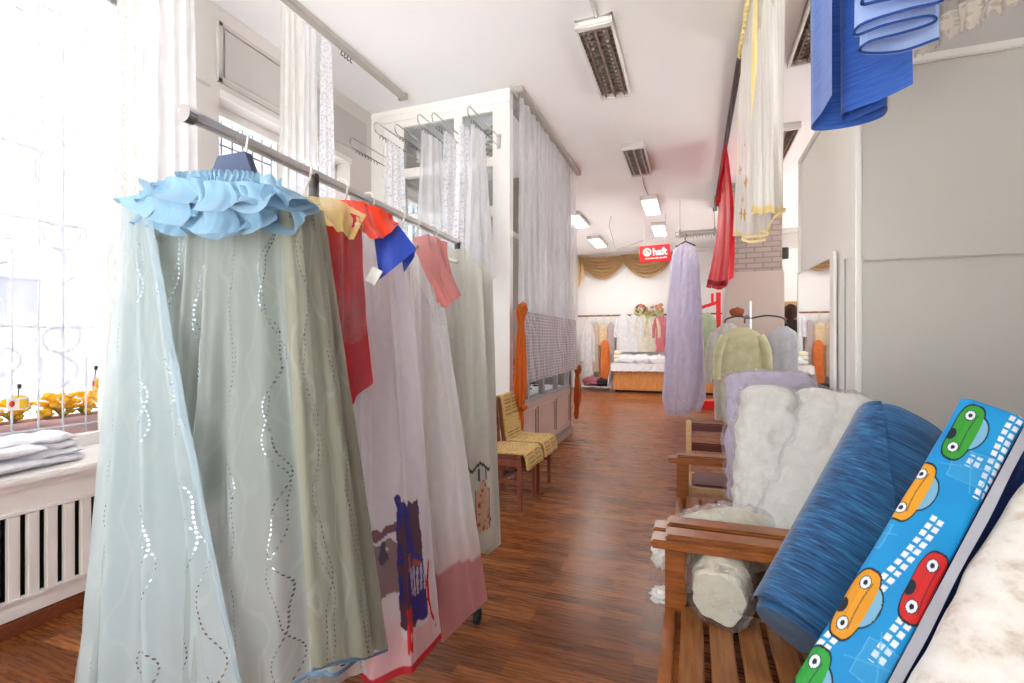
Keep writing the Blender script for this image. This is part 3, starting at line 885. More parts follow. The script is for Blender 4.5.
# ================================================================== garment rack
RZH = 1.9
rk = empty('garment_rack', (-1.08, 1.5, 0), 'long chrome garment rack on castors full of curtains', 'garment rack')
ra, rb = Vector((-1.045, .765, RZH)), Vector((-1.115, 2.26, RZH))
rd = (rb - ra).normalized()
def rp(Y): return ra + (rb - ra) * ((Y - ra.y) / (rb.y - ra.y))
m = MB(); m.beam(ra, rb, .022, .029, bev=.008); m.build('top_rail', M['steel'], rk)
m = MB(); m.tube([ra - rd * .010, ra + rd * .010], .020, 14); m.build('end_cap', M['chrome'], rk)
for Y in (1.17, 2.22):
    p = rp(Y)
    m = MB(); m.tube([(p.x, p.y, .1), (p.x, p.y, RZH)], .015, 10); m.tube([(p.x, p.y, 1.2), (p.x, p.y, RZH - .1)], .019, 10); m.build('post', M['darksteel'], rk)
    m = MB(); m.beam((p.x - .26, p.y, .085), (p.x + .12, p.y, .085), .03, .03, bev=.005); m.build('foot_bar', M['darksteel'], rk)
    for sx in (-.25, .11):
        c = rk; m = MB(); m.tube([(p.x + sx - .012, p.y, .03), (p.x + sx + .012, p.y, .03)], .03, 14); m.span((p.x + sx - .018, p.y - .012, .03), (p.x + sx + .018, p.y + .012, .075)); m.build('castor', M['dark'], rk)

def hanger(Y, label, mat, half=.2, drop=.13, thick=.02, plate=False, lean=0):
    p = rp(Y); z = RZH
    t = empty('clothes_hanger', (p.x, p.y, z), label, 'hanger', 'hangers on the chrome rack')
    m = MB(); hk = arc((p.x, p.y, z), .026, -.5, PI * .95, 10, (1, 0, 0), (0, 0, 1))
    hk = [Vector(q) for q in hk]; hk = [Vector((p.x + .004, p.y, z - drop + .02)), Vector((p.x + .004, p.y, z - .055)), Vector((p.x + .02, p.y, z - .03))] + hk
    m.tube(hk, .0035, 6); m.build('hook', M['steel'] if plate else M['hanger_white'], t)
    m = MB()
    if plate:
        m.add([(p.x - .065, p.y - thick / 2, z - drop + .012), (p.x + .025, p.y - thick / 2, z - drop + .012), (p.x + .065, p.y - thick / 2, z - drop - .075), (p.x - .115, p.y - thick / 2, z - drop - .075),
               (p.x - .065, p.y + thick / 2, z - drop + .012), (p.x + .025, p.y + thick / 2, z - drop + .012), (p.x + .065, p.y + thick / 2, z - drop - .075), (p.x - .115, p.y + thick / 2, z - drop - .075)],
              [(0, 1, 2, 3), (7, 6, 5, 4), (0, 4, 5, 1), (1, 5, 6, 2), (2, 6, 7, 3), (3, 7, 4, 0)])
    else:
        m.tube([(p.x - half, p.y, z - drop - .05), (p.x - half * .5, p.y, z - drop - .015), (p.x, p.y, z - drop), (p.x + half * .5, p.y, z - drop - .015), (p.x + half, p.y, z - drop - .05)], [.008, .011, .012, .011, .008], 8)
    m.build('shoulder_bar', M[mat], t)
    return t
hg = 'pale hanger hook on the chrome rail '
# ---- 1 the sage curtain in front
p0 = rp(.90)
hanger(.905, 'dark navy hanger above the pale blue ruffle at the rack end', 'navy', plate=True, drop=.048)
sg = empty('ruffled_curtain', (p0.x - .1, p0.y, .6), 'sage sequined organza curtain with pale blue ruffled heading, nearest on the rack', 'curtain')
topc = [px(128, 196, 1.25), px(180, 188, 1.17), px(240, 188, 1.12), px(292, 196, 1.11), px(310, 210, 1.13)]
botc = [px(70, 735, 1.27), px(150, 716, 1.13), px(240, 700, 1.06), px(310, 676, 1.06), px(378, 652, 1.15)]
cloth('panel', topc, botc, M['sage'], sg, 6.5, .012, .052, nu=150, nv=70, seed=11, hem=.004, width=1.5)
mb = [q + Vector((0, 0, 0)) for q in botc]
mb2 = cloth('x', topc, botc, None, None, 6.5, .012, .052, nu=150, nv=70, seed=11, hem=.004, width=1.5, mb=MB())
n = 150; row = [Vector(mb2.v[70 * (n + 1) + i]) for i in range(n + 1)]
m = MB(); m.tube([q + Vector((0, 0, -.002)) for q in row], .0045, 6); m.build('hem_piping', M['piping_blue'], sg)
off = Vector((-.05, .05, 0))
cloth('lining', [q + off for q in topc], [px(100, 520, 1.33), px(170, 505, 1.22), px(240, 498, 1.16), px(310, 486, 1.16), px(350, 478, 1.2)], M['sage_lining'], sg, 6, .01, .03, nu=90, nv=40, seed=12, width=1.3)
cloth('inner_panel', [q + off * 2 for q in topc], [px(90, 740, 1.36), px(180, 720, 1.24), px(250, 708, 1.2), px(330, 690, 1.2), px(372, 668, 1.24)], M['sage'], sg, 7, .01, .035, nu=100, nv=50, seed=15, width=1.4)
cloth('front_fold', [px(122, 206, 1.225), px(138, 209, 1.19), px(151, 212, 1.16)], [px(68, 738, 1.235), px(150, 735, 1.09), px(252, 728, 1.01)], M['blue_sage'], sg, 3, .008, .03, nu=70, nv=60, seed=16, width=.6, mid=[px(97, 450, 1.22), px(140, 455, 1.14), px(193, 445, 1.07)])
# diagonal folded-back edge with its blue border
cloth('folded_edge', [px(143, 215, 1.17), px(152, 212, 1.15)], [px(246, 726, 1.005), px(253, 728, 1.0)], M['edge_blue'], sg, .6, .002, .006, nu=12, nv=40, seed=13, mid=[px(184, 446, 1.065), px(194, 445, 1.06)])
cloth('side_fold', [px(280, 204, 1.075), px(300, 206, 1.09), px(312, 208, 1.13), px(323, 211, 1.19)], [px(312, 668, 1.0), px(340, 660, 1.05), px(366, 656, 1.10), px(387, 648, 1.18)], M['olive_sage'], sg, 2.2, .004, .018, nu=70, nv=50, seed=14, width=.5)
m = MB(); m.tube(resample([px(312, 670, 1.0), px(340, 662, 1.05), px(366, 658, 1.10), px(387, 650, 1.18)], 30), .0035, 6); m.build('side_piping', M['piping_blue'], sg)
m = MB()
def ruffle(m, top, bot, folds, amp, bulge, seed):
    cloth('r', top, bot, None, None, folds, .006, amp, nu=140, nv=14, seed=seed, bulge=bulge, hem=.010, mb=m, width=1.4, wr=.03)
T0 = [px(148, 183, 1.17), px(180, 178, 1.12), px(240, 178, 1.085), px(275, 184, 1.08), px(292, 190, 1.10)]
T1 = [px(116, 204, 1.25), px(180, 206, 1.08), px(240, 208, 1.03), px(296, 202, 1.05), px(320, 206, 1.12)]
T2 = [px(122, 226, 1.24), px(190, 233, 1.07), px(240, 235, 1.03), px(286, 228, 1.05), px(322, 214, 1.12)]
ruffle(m, [p.lerp(q, .3) for p, q in zip(T0, T1)], T2, 3.6, .02, -.016, 21)
LOWER = m
m = MB(); ruffle(m, T0, T1, 4.3, .018, -.016, 23)
def flounce(m, tops, bots, d0, d1, folds=1.2, amp=.014, bulge=-.016, seed=0):
    cloth('r', [px(u, v, d0 + dd) for u, v, dd in tops], [px(u, v, d1 + dd) for u, v, dd in bots], None, None, folds, .004, amp, nu=60, nv=24, seed=seed, bulge=bulge, mb=m, wr=.008, smooth=True)
flounce(m, [(150, 186, .06), (168, 177, .02), (184, 178, 0)], [(140, 178, .12), (144, 192, .07), (164, 200, .02), (189, 204, 0)], 1.09, 1.05, 1.0, .012, -.02, 301)
flounce(m, [(188, 180, .02), (198, 179, 0), (206, 180, 0)], [(186, 216, .02), (196, 214, 0), (205, 200, 0)], 1.075, 1.045, 1.2, .016, -.012, 302)
flounce(m, [(203, 182, 0), (216, 180, 0), (230, 183, 0)], [(191, 210, .01), (210, 212, -.01), (231, 206, 0)], 1.055, 1.0, .9, .014, -.02, 303)
flounce(m, [(222, 181, 0), (246, 181, 0), (268, 186, .01)], [(226, 206, 0), (245, 213, -.02), (264, 208, -.01), (275, 192, .02)], 1.06, 1.0, .8, .012, -.03, 304)
flounce(m, [(264, 184, .01), (278, 186, .03), (290, 191, .05)], [(268, 205, 0), (290, 212, .02), (308, 209, .06), (320, 205, .11)], 1.05, 1.03, 1.1, .012, -.02, 305); m.build('upper_ruffle', M['blue_organza'], sg)
m = LOWER
flounce(m, [(150, 194, .05), (160, 196, .03)], [(114, 197, .17), (124, 207, .12), (147, 219, .04)], 1.07, 1.07, .7, .008, -.01, 311)
flounce(m, [(150, 198, .04), (168, 200, .02), (188, 202, 0)], [(147, 219, .05), (165, 224, .02), (186, 226, .01)], 1.06, 1.05, 1.1, .012, -.012, 312)
flounce(m, [(200, 205, 0), (230, 206, 0)], [(196, 233, .01), (214, 234, -.01), (238, 231, 0)], 1.04, 1.02, .9, .012, -.014, 313)
flounce(m, [(232, 206, 0), (268, 204, .01)], [(232, 232, .01), (252, 233, -.01), (277, 220, .02)], 1.04, 1.02, .8, .014, -.02, 314)
flounce(m, [(266, 202, .01), (286, 204, .03), (304, 206, .06)], [(270, 218, .02), (280, 224, .03), (300, 219, .06), (318, 209, .11)], 1.05, 1.04, 1.0, .010, -.012, 315)
m.build('lower_ruffle', M['blue_organza'], sg)
m = MB(); TH = [px(176, 180, 1.125), px(205, 178, 1.10), px(240, 178, 1.085), px(268, 182, 1.08), px(282, 187, 1.09)]
cloth('r', [p + Vector((0, 0, .014)) for p in TH], [p + Vector((0, 0, -.022)) for p in TH], None, None, 17, .008, .006, nu=200, nv=6, seed=25, mb=m, topw=.006); m.build('gathered_heading', M['blue_organza'], sg)

# ---- 2 yellow organza and red lace in clear plastic
hanger(1.13, hg + 'above the yellow organza', 'hanger_white')
yl = empty('bagged_curtain', (-1.0, 1.12, 1.2), 'red lace curtain with yellow organza heading in a clear plastic cover, second on the rack', 'curtain')
cloth('red_panel', [(-1.32, 1.14, 1.74), (-1.08, 1.13, 1.80), (-.93, 1.125, 1.775), (-.865, 1.12, 1.745)], [(-1.34, 1.16, 1.2), (-1.05, 1.14, 1.18), px(338, 410, 1.28), px(353, 406, 1.29), px(362, 394, 1.31), px(370, 380, 1.34)], M['red_lace'], yl, 5, .012, .034, nu=90, seed=31, width=.9)
cloth('yellow_drape', [(-1.32, 1.13, 1.78), (-1.08, 1.12, 1.825), (-.94, 1.115, 1.80), (-.845, 1.13, 1.75)], [px(290, 214, 1.24), px(310, 218, 1.25), px(330, 226, 1.27), px(353, 240, 1.33)], M['yellow_org'], yl, 4, .008, .018, nu=80, nv=20, seed=32, bulge=-.01)
cloth('plastic_cover', [(-1.32, 1.11, 1.8), (-1.08, 1.09, 1.845), (-.93, 1.09, 1.815), (-.82, 1.14, 1.75)], [(-1.3, 1.12, 1.3), px(322, 330, 1.25), px(352, 345, 1.27), px(381, 318, 1.38)], M['film'], yl, 3, .01, .03, nu=80, nv=40, seed=33, wr=.02)
lt = px(374, 276, 1.36)
m = MB(); m.box(lt, (.03, .006, .045), Matrix.Rotation(math.radians(20.27), 3, 'Z') @ Matrix.Rotation(.5, 3, 'Y'))
m.build('label_card', M['tag'], yl, smooth=False)

# ---- 3 red-orange and royal blue
hanger(1.30, hg + 'above the orange red cloth', 'hanger_wood')
m = MB()
cloth('r', [px(338, 200, 1.46), px(352, 200, 1.42), px(372, 205, 1.41), px(393, 214, 1.47)], [px(352, 216, 1.36), px(372, 240, 1.35), px(384, 238, 1.37), px(401, 222, 1.44)], None, None, 3, .012, .03, nu=60, nv=20, seed=41, bulge=-.02, mb=m, wr=.012)
m.build('draped_cloth', M['red_orange'], label='orange red cloth draped over a hanger between yellow and blue fabrics', cat='fabric')
m = MB()
cloth('r', [px(374, 238, 1.42), px(384, 229, 1.41), px(397, 223, 1.44)], [px(379, 280, 1.40), px(394, 268, 1.38), px(417, 249, 1.44)], None, None, .8, .004, .012, nu=30, nv=24, seed=42, mb=m)
cloth('r', [px(397, 224, 1.45), px(404, 236, 1.46)], [px(404, 273, 1.47), px(417, 250, 1.46)], None, None, .6, .004, .008, nu=20, nv=20, seed=43, mb=m)
m.build('draped_cloth', M['royal_blue'], label='royal blue satin cloth folded to a point over the rack garments', cat='fabric')

# ---- 4 lavender sheer with a blue and red print
def mixp(a, b, f): return tuple(a[i] * (1 - f) + b[i] * f for i in range(3))
def L3(c): return lin(c)[:3]
def nz(x, y, s=0): return mnoise.noise(Vector((x, y, s)))
WHT, LAV = L3((244, 240, 243)), L3((230, 223, 230))
def print4(s, t, x, y):
    c = mixp(WHT, LAV, .5 + .5 * nz(x * 4, y * 3))
    w = nz(x * 26, y * 26, 3) * .02
    s = (s - .66) / .34
    if t > .60:
        q = t + w
        if .30 < s + w < .74 and .655 < q < .93 - .10 * abs(s - .5):
            f = nz(x * 16, y * 10, 7)
            c = L3((60, 58, 140)) if f > -.05 else L3((96, 66, 90))
            if .80 < q < .86 and int(s * 60 + q * 20) % 2 == 0 and s > .5: c = L3((206, 202, 222))
            if .77 < q < .80 and f > .1: c = L3((176, 92, 66))
        elif .62 < q and s < .36 + w:
            if abs(q - .70 - .1 * (.36 - s)) < .012: c = L3((130, 88, 98))
            if q > .74: c = mixp(c, L3((112, 60, 64)), .8 if q < .84 else .0)
            if (s - .2) ** 2 + ((q - .76) * 1.5) ** 2 < .0012: c = L3((66, 66, 88))
        if q > .86: c = mixp(c, L3((240, 150, 156)), .5 * min(1, (q - .86) * 12) * (1 if s < .8 else .3)) if not (.30 < s < .74 and q < .93) else c
        if .88 < q < .96 and abs(s - .42) < .05 + w and nz(x * 40, y * 14, 1) > -.1: c = L3((226, 60, 60))
        if abs(s - .86 - w - .1 * math.sin(t * 20)) < .02 and .8 < q < .95: c = L3((206, 44, 44))
    if t > .985: c = L3((206, 44, 62))
    return c
hanger(1.45, hg + 'above the lavender printed sheer', 'hanger_wood')
cloth('printed_curtain', [(-1.34, 1.42, 1.74), (-1.1, 1.40, 1.80), (-.96, 1.39, 1.77), (-.885, 1.39, 1.72)], [(-1.4, 1.42, .30), px(376, 686, 1.33), px(412, 674, 1.36), px(440, 640, 1.55)], M['lavender_sheer'], None, 5, .01, .035, nu=420, nv=300, seed=51, paint=print4, width=1.3,
      label='lavender white sheer with a blue and red print near its hem, on the rack', cat='curtain')
# ---- 5 white sheer with a pink band
def print5(s, t, x, y):
    c = mixp(L3((238, 235, 232)), L3((246, 244, 246)), .5 + .5 * nz(x * 3, y * 2, 2))
    k = t - .035 * math.sin(s * 6)
    if k > .885: c = mixp(c, L3((196, 112, 116)), .85)
    elif k > .74: c = mixp(c, L3((222, 176, 176)), (k - .74) * 3)
    return c
hanger(1.66, hg + 'above the white sheer with the pink band', 'hanger_white')
cloth('banded_curtain', [(-1.36, 1.68, 1.73), (-1.1, 1.66, 1.79), (-.98, 1.65, 1.77), (-.915, 1.65, 1.72)], [(-1.42, 1.68, .30), px(410, 640, 1.66), px(445, 640, 1.65), px(487, 600, 1.80)], M['white_print'], None, 6, .01, .035, nu=120, nv=90, seed=52, paint=print5, width=1.4,
      label='white sheer with a dusty pink band along its hem, on the rack', cat='curtain')
# ---- 6 pink cloth in plastic
hanger(1.78, hg + 'above the bagged pink cloth', 'hanger_white')
pk = empty('bagged_fabric', px(445, 300, 1.8), 'dusty pink cloth in a crinkled clear bag hanging near the rack end', 'fabric')
cloth('cloth', [px(412, 238, 1.86), px(428, 234, 1.80), px(448, 242, 1.86)], [px(434, 296, 1.72), px(446, 308, 1.72), px(459, 296, 1.84)], M['pink_cloth'], pk, 4, .008, .028, nu=50, nv=30, seed=61, wr=.02, bulge=-.01)
cloth('plastic_bag', [px(408, 236, 1.84), px(428, 231, 1.78), px(450, 240, 1.84)], [px(428, 318, 1.68), px(440, 326, 1.68), px(454, 308, 1.8)], M['film'], pk, 3, .01, .03, nu=50, nv=30, seed=62, wr=.03, bulge=-.015)
# ---- 7, 8 pale curtains at the far end
PGR = L3((224, 224, 214)); PGR2 = L3((208, 208, 198))
def print7(s, t, x, y): return mixp(PGR, PGR2, .5 + .5 * nz(x * 5, y * 1.5, 4))
def print8(s, t, x, y):
    c = mixp(PGR, PGR2, .5 + .5 * nz(x * 5, y * 1.5, 6))
    if abs(t - .70 - .014 * math.sin(s * 40) - .02 * math.sin(s * 9)) < .006 and s > .78: c = L3((70, 78, 84))
    if abs(t - .90 - .02 * math.sin(s * 22)) < .005 and s > .75: c = L3((70, 78, 84))
    if .76 < t < .93 and abs(s - .92) < .062 - (.036 if t < .79 else 0):
        c = L3((222, 186, 156))
        if abs(s - .92) > .052 and t > .79: c = L3((150, 82, 60))
        if nz(x * 60, y * 60) > .25: c = L3((206, 84, 66))
    if t < .76 and t > .72 and abs(abs(s - .92) - .026) < .006: c = L3((90, 90, 92))
    return c
hanger(1.95, hg + 'above the bottle print curtain', 'hanger_white')
cloth('printed_curtain', [(-1.36, 1.93, 1.74), (-1.1, 1.92, 1.81), (-.92, 1.91, 1.80), (-.845, 1.91, 1.70)], [(-1.4, 1.93, .5), (-1.1, 1.91, .48), px(478, 556, 1.98), px(492, 546, 2.06)], M['pale_green'], None, 5, .01, .03, nu=260, nv=170, seed=71, paint=print8,
      label='pale grey green curtain with a rope and bottle print, second from the far rack end', cat='curtain')
cloth('printed_curtain', [(-1.36, 2.13, 1.73), (-1.12, 2.12, 1.80), (-.95, 2.11, 1.79), (-.875, 2.11, 1.70)], [(-1.4, 2.13, .5), (-1.1, 2.12, .48), px(486, 556, 2.17), px(501, 544, 2.27)], M['pale_green'], None, 4, .008, .022, nu=100, nv=60, seed=72, paint=print7, width=.9,
      label='plain pale grey green curtain hanging last at the far rack end', cat='curtain')

# ================================================================== sample arms with sheers on the booth front
def arm(x, z, y0, label):
    t = empty('curtain_sample_display', (x, BY, z), label, 'curtain holder', 'curtain sample arms on the booth')
    m = MB(); w = .05
    m.tube([(x - w, BY - .01, z - .05), (x - w, y0, z - .05)] + arc((x - w, y0, z), .05, -PI / 2, -PI * 1.5, 8, (0, 1, 0)) + [(x - w, BY - .01, z + .05)], .006, 7)
    m.build('rod', M['chrome'], t)
    m = MB(); m.box((x - w, BY - .008, z), (.04, .016, .15), None, .005); m.build('bracket', M['steel'], t, smooth=False)
    m = MB(); m.tube(arc((0, 0, 0), .016, -.4, 3.7, 8, (1, 0, 0)), .004, 5)
    many(t, 'ring', M['darksteel'], m, [(x - w, y0 + .06 + k * .05, z - .063) for k in range(8)])
ARMS = [(-3.10, 3.36, 4.0, 'bare chrome sample arm, leftmost on the booth front'), (-2.78, 3.44, 3.95, 'chrome sample arm loaded with hooks and one narrow sheer'), (-2.62, 3.44, 4.05, 'chrome sample arm with hooks right beside the narrow sheer'),
        (-2.34, 3.47, 4.0, 'chrome sample arm carrying the wide plain sheer mid booth'), (-2.2, 3.47, 4.02, 'chrome sample arm carrying the patterned sheer mid booth'), (-1.83, 3.46, 4.0, 'chrome sample arm on the right booth post, nearest the aisle')]
for a in ARMS: arm(a[0], a[1], a[2], a[3])
def sarm(x, y0, y1, z, zb, label, mat, seed, wid=.05, folds=3):
    cloth('sheer_sample', [(x - wid * .6, y0, z), (x + wid * .6 - .05, y1, z)], [(x - wid - .02, y0 - .06, zb), (x + wid, y1 + .06, zb)], M[mat], None, folds, .02, .045, seed=seed, label=label, cat='curtain')
sarm(-2.75, 4.0, 4.3, 3.36, 1.9, 'narrow white sheer sample leftmost on the booth arms', 'lace_white', 81, .03)
sarm(-2.36, 4.05, 4.35, 3.4, 1.6, 'wide plain white sheer sample in the middle of the booth front', 'sheer_dense', 82, .08)
sarm(-2.18, 4.1, 4.35, 3.4, 1.6, 'patterned white sheer sample second from right among the booth arms', 'lace_white', 83, .04)
sarm(-1.96, 4.02, 4.2, 3.40, 2.0, 'white lace sample at the booth corner beside the lilac one', 'lace_white', 84, .05)
sarm(-1.85, 4.06, 4.3, 3.38, 2.0, 'lilac white sheer sample at the booth corner, nearest the aisle', 'sheer_dense', 85, .07)

# ================================================================== long sheer on the booth side
bs = empty('booth_curtain', (-1.66, 6, 1), 'lilac grey sheer with lace lower half along the booth side', 'curtain')
cloth('upper_sheer', [(-1.66, 4.71, CEIL - .085), (-1.66, 7.32, CEIL - .085)], [(-1.66, 4.74, 1.72), (-1.66, 7.3, 1.72)], M['sheer_booth'], bs, 15, .02, .034, nu=260, nv=30, seed=91)
cloth('lace_border', [(-1.66, 4.74, 1.72), (-1.66, 7.3, 1.72)], [(-1.66, 4.90, .97), (-1.66, 7.3, 1.0)], M['lace_booth'], bs, 15, .034, .036, nu=260, nv=24, seed=91, scal=lambda s: -.02 * abs(math.sin(s * 60)))
def tied(name, label, x, y, zt, zb, w, mat, seed, dirv=(0, 1, 0), knot=None):
    t = empty(name, (x, y, zb), label, 'curtain')
    d = Vector(dirv); c = Vector((x, y, 0))
    ks = [0, .06, .14, .35, .6, .82, .9, 1.0]; ws = [.4, .75, .5, .8, 1.0, .55, .7, .45]
    rings = []
    for j in range(40):
        q = j / 39
        for i in range(len(ks) - 1):
            if ks[i] <= q <= ks[i + 1]: f = (q - ks[i]) / (ks[i + 1] - ks[i]); f = f * f * (3 - 2 * f); ww = ws[i] * (1 - f) + ws[i + 1] * f
        z = zt + (zb - zt) * q
        rings.append((c + Vector((.01 * math.sin(q * 5), .02 * math.sin(q * 4 + seed), z)), d * (w * ww), Vector((.05 * ww, 0, 0))))
    loft('drape', rings, M[mat], t, 60, 2, .012, 8, seed, pleat=9, pamp=.14)
    m = MB()
    for k in range(7): m.blob((x + .03, y + .05 * math.cos(k * .9), zt - .05 + .045 * math.sin(k * .9)), (.03, .04, .032), k, .4, 2)
    m.build('gathered_rosette', M[mat], t)
    if knot:
        m = MB(); m.blob((x + .01, y, knot), (.06, .08, .04), 3, .3, 2); m.build('tie_band', M[mat], t)
tied('tied_curtain', 'bright orange voile gathered with a rosette at the booth corner behind the chairs', -1.655, 4.74, 1.78, .42, .13, 'orange', 3, knot=.72)
tied('tied_curtain', 'rust orange voile hanging low at the far end of the booth', -1.66, 7.36, 1.02, .22, .10, 'rust', 5)
m = MB(); rnd = random.Random(8)
t = empty('trailing_plant', (-2.0, 5.9, .76), 'green trailing plant inside the booth glass below the lace hem', 'plant')
for k in range(90):
    p = Vector((-2.0 + rnd.uniform(-.1, .12), 5.75 + rnd.uniform(-.45, .45), .8 + rnd.uniform(-.02, .38)))
    m.blob(p, (.05, .035, .012), k, .3, 1, Matrix.Rotation(rnd.uniform(0, 6), 3, 'Z') @ Matrix.Rotation(rnd.uniform(-.9, .9), 3, 'X'))
m.build('foliage', fabric('dark_green_leaves', (70, 88, 48), 1, .3, var=.3), t)
m = MB(); m.lathe((-2.02, 5.75, .737), [(.07, 0), (.09, .09), (.095, .10)], 18); m.build('pot', M['booth_wood'], t)
m = MB()
t = empty('hanging_plant', (-2.05, 4.95, 3.4), 'dark green hanging plant behind the top right booth glass', 'plant')
for k in range(70):
    p = Vector((-2.03 + rnd.uniform(-.07, .07), 4.93 + rnd.uniform(-.08, .1), 3.5 + rnd.uniform(-.15, .26)))
    m.blob(p, (.04, .03, .012), k, .3, 1, Matrix.Rotation(rnd.uniform(0, 6), 3, 'Z') @ Matrix.Rotation(rnd.uniform(-.9, .9), 3, 'X'))
m.build('foliage', fabric('ivy_leaves', (54, 76, 52), 1, .3, var=.3), t)
m = MB(); m.tube([(-2.03, 4.95, CEIL), (-2.03, 4.95, 3.6)], .006, 6); m.lathe((-2.03, 4.95, 3.4), [(.05, 0), (.09, .1), (.09, .11)], 14); m.build('hanging_pot', M['booth_wood'], t)
price_tag((-2.02, 4.06, 1.62), .03, .05, 'small yellow price tag hanging by the booth corner above the chair')
# ================================================================== two chairs with crocheted throws
def throw_mat():
    t = NT('crochet_yellow')
    at = t.n('ShaderNodeAttribute'); at.attribute_name = 'Col'
    v = t.n('ShaderNodeTexVoronoi'); v.inputs['Scale'].default_value = 70; t.t.links.new(t.uv(), v.inputs['Vector'])
    col = t.mixc(t.math('MULTIPLY', v.outputs['Distance'], .5), at.outputs['Color'], lin((150, 110, 50)))
    return t.done(t.pbsdf(col, .9, 0, t.bump(v.outputs['Distance'], -.8, .01), .3, .1))
M['throw'] = throw_mat()
def chair(y, label):
    t = empty('dining_chair', (-1.5, y, 0), label, 'chair', 'chairs beside the booth')
    w = .42
    for (sx, sy) in ((-1.335, -1), (-1.335, 1)):
        m = MB(); yy = y + sy * (w / 2 - .02); m.beam((sx, yy, 0), (sx, yy, .43), .036, .036, (1, 0, 0), .005); m.build('leg', M['chair_wood'], t)
    for sy in (-1, 1):
        yy = y + sy * (w / 2 - .02)
        m = MB(); m.beam((-1.68, yy, 0), (-1.665, yy, .43), .034, .036, (1, 0, 0), .005); m.beam((-1.665, yy, .42), (-1.715, yy, .86), .032, .034, (1, 0, 0), .005); m.build('leg', M['chair_wood'], t)
    m = MB(); m.span((-1.69, y - w / 2, .43), (-1.31, y + w / 2, .46), .012); m.build('seat', M['chair_wood'], t)
    m = MB()
    for s in (-1, 1): m.beam((-1.66, y + s * (w / 2 - .025), .40), (-1.34, y + s * (w / 2 - .025), .40), .02, .05)
    m.beam((-1.335, y - .19, .40), (-1.335, y + .19, .40), .02, .05); m.beam((-1.67, y - .19, .40), (-1.67, y + .19, .40), .02, .05)
    m.build('apron', M['chair_wood'], t, smooth=False)
    m = MB()
    for s in (-1, 1): m.beam((-1.67, y + s * (w / 2 - .02), .24), (-1.335, y + s * (w / 2 - .02), .24), .018, .026)
    m.beam((-1.5, y - .19, .24), (-1.5, y + .19, .24), .018, .026); m.build('stretcher', M['chair_wood'], t, smooth=False)
    m = MB()
    m.beam((-1.712, y - .19, .82), (-1.712, y + .19, .82), .03, .075, (0, 0, 1), .008); m.beam((-1.69, y - .19, .62), (-1.69, y + .19, .62), .02, .05, (0, 0, 1), .006)
    m.build('backrest', M['chair_wood'], t)
chair(3.99, 'red brown wooden chair nearer the camera beside the rack, throw on its seat')
chair(4.49, 'red brown wooden chair farther along, its crocheted throw over back and seat')
def throw(y, label, back=True, dy=0, skew=0):
    prof = [(-1.735, .55), (-1.75, .84), (-1.72, .885), (-1.685, .85), (-1.655, .62), (-1.64, .50), (-1.6, .475), (-1.45, .475), (-1.33, .475), (-1.295, .465), (-1.275, .42), (-1.265, .345)]
    if not back: prof = [(-1.67, .48)] + prof[6:]
    P = resample([(a, 0, b) for a, b in prof], 130, True)
    nu, w = 44, .43
    L = 0; m = MB(); vs, fs, uv, co = [], [], [], []
    base, ridge = L3((220, 186, 112)), L3((120, 82, 40))
    for side in (0, 1):
        L = 0
        for j, p in enumerate(P):
            if j: L += (p - P[j - 1]).length
            a, b = P[max(j - 1, 0)], P[min(j + 1, len(P) - 1)]
            tg = (b - a).normalized(); nr = Vector((-tg.z, 0, tg.x))
            if nr.x < 0 and nr.z < 0: nr = -nr
            for i in range(nu + 1):
                s = i / nu
                hang = max(0, (p.x + 1.34)) * 4
                yy = y + dy + (s - .5) * (w + .02 * hang) + skew * (p.x + 1.5)
                band = (L % .034) / .034
                block = abs(math.sin(L * 9.5)) > .38
                dark = (.25 < band < .52) and .10 < s < .90 and block and not (.47 < s < .53)
                h = .006 * math.sin(band * PI) - (.005 if dark else 0) + .003 * math.sin(s * 60)
                q = Vector((p.x, yy, p.z)) + nr * ((.004 + h) if side == 0 else -.006) + Vector((0, 0, .008 * math.sin(s * 9 + L * 6) * hang))
                vs.append(q); uv.append((s * w, L)); co.append(ridge if dark else base)
    N = len(P)
    for side in (0, 1):
        o = side * N * (nu + 1)
        for j in range(N - 1):
            for i in range(nu):
                a = o + j * (nu + 1) + i; f = (a, a + 1, a + nu + 2, a + nu + 1)
                fs.append(f if side == 0 else f[::-1])
    o = N * (nu + 1)
    for j in range(N - 1):
        for i in (0, nu): a = j * (nu + 1) + i; fs.append((a, a + nu + 1, a + nu + 1 + o, a + o))
    for i in range(nu):
        for j in (0, N - 1): a = j * (nu + 1) + i; fs.append((a, a + 1, a + 1 + o, a + o))
    m.add(vs, fs, uv, co)
    m.build('crocheted_throw', M['throw'], label=label, cat='throw')
throw(3.99, 'yellow crocheted throw spread over the seat of the nearer chair', False, .0, .05)
throw(4.49, 'yellow crocheted throw running over back and seat of the farther chair', True, .0, .0)

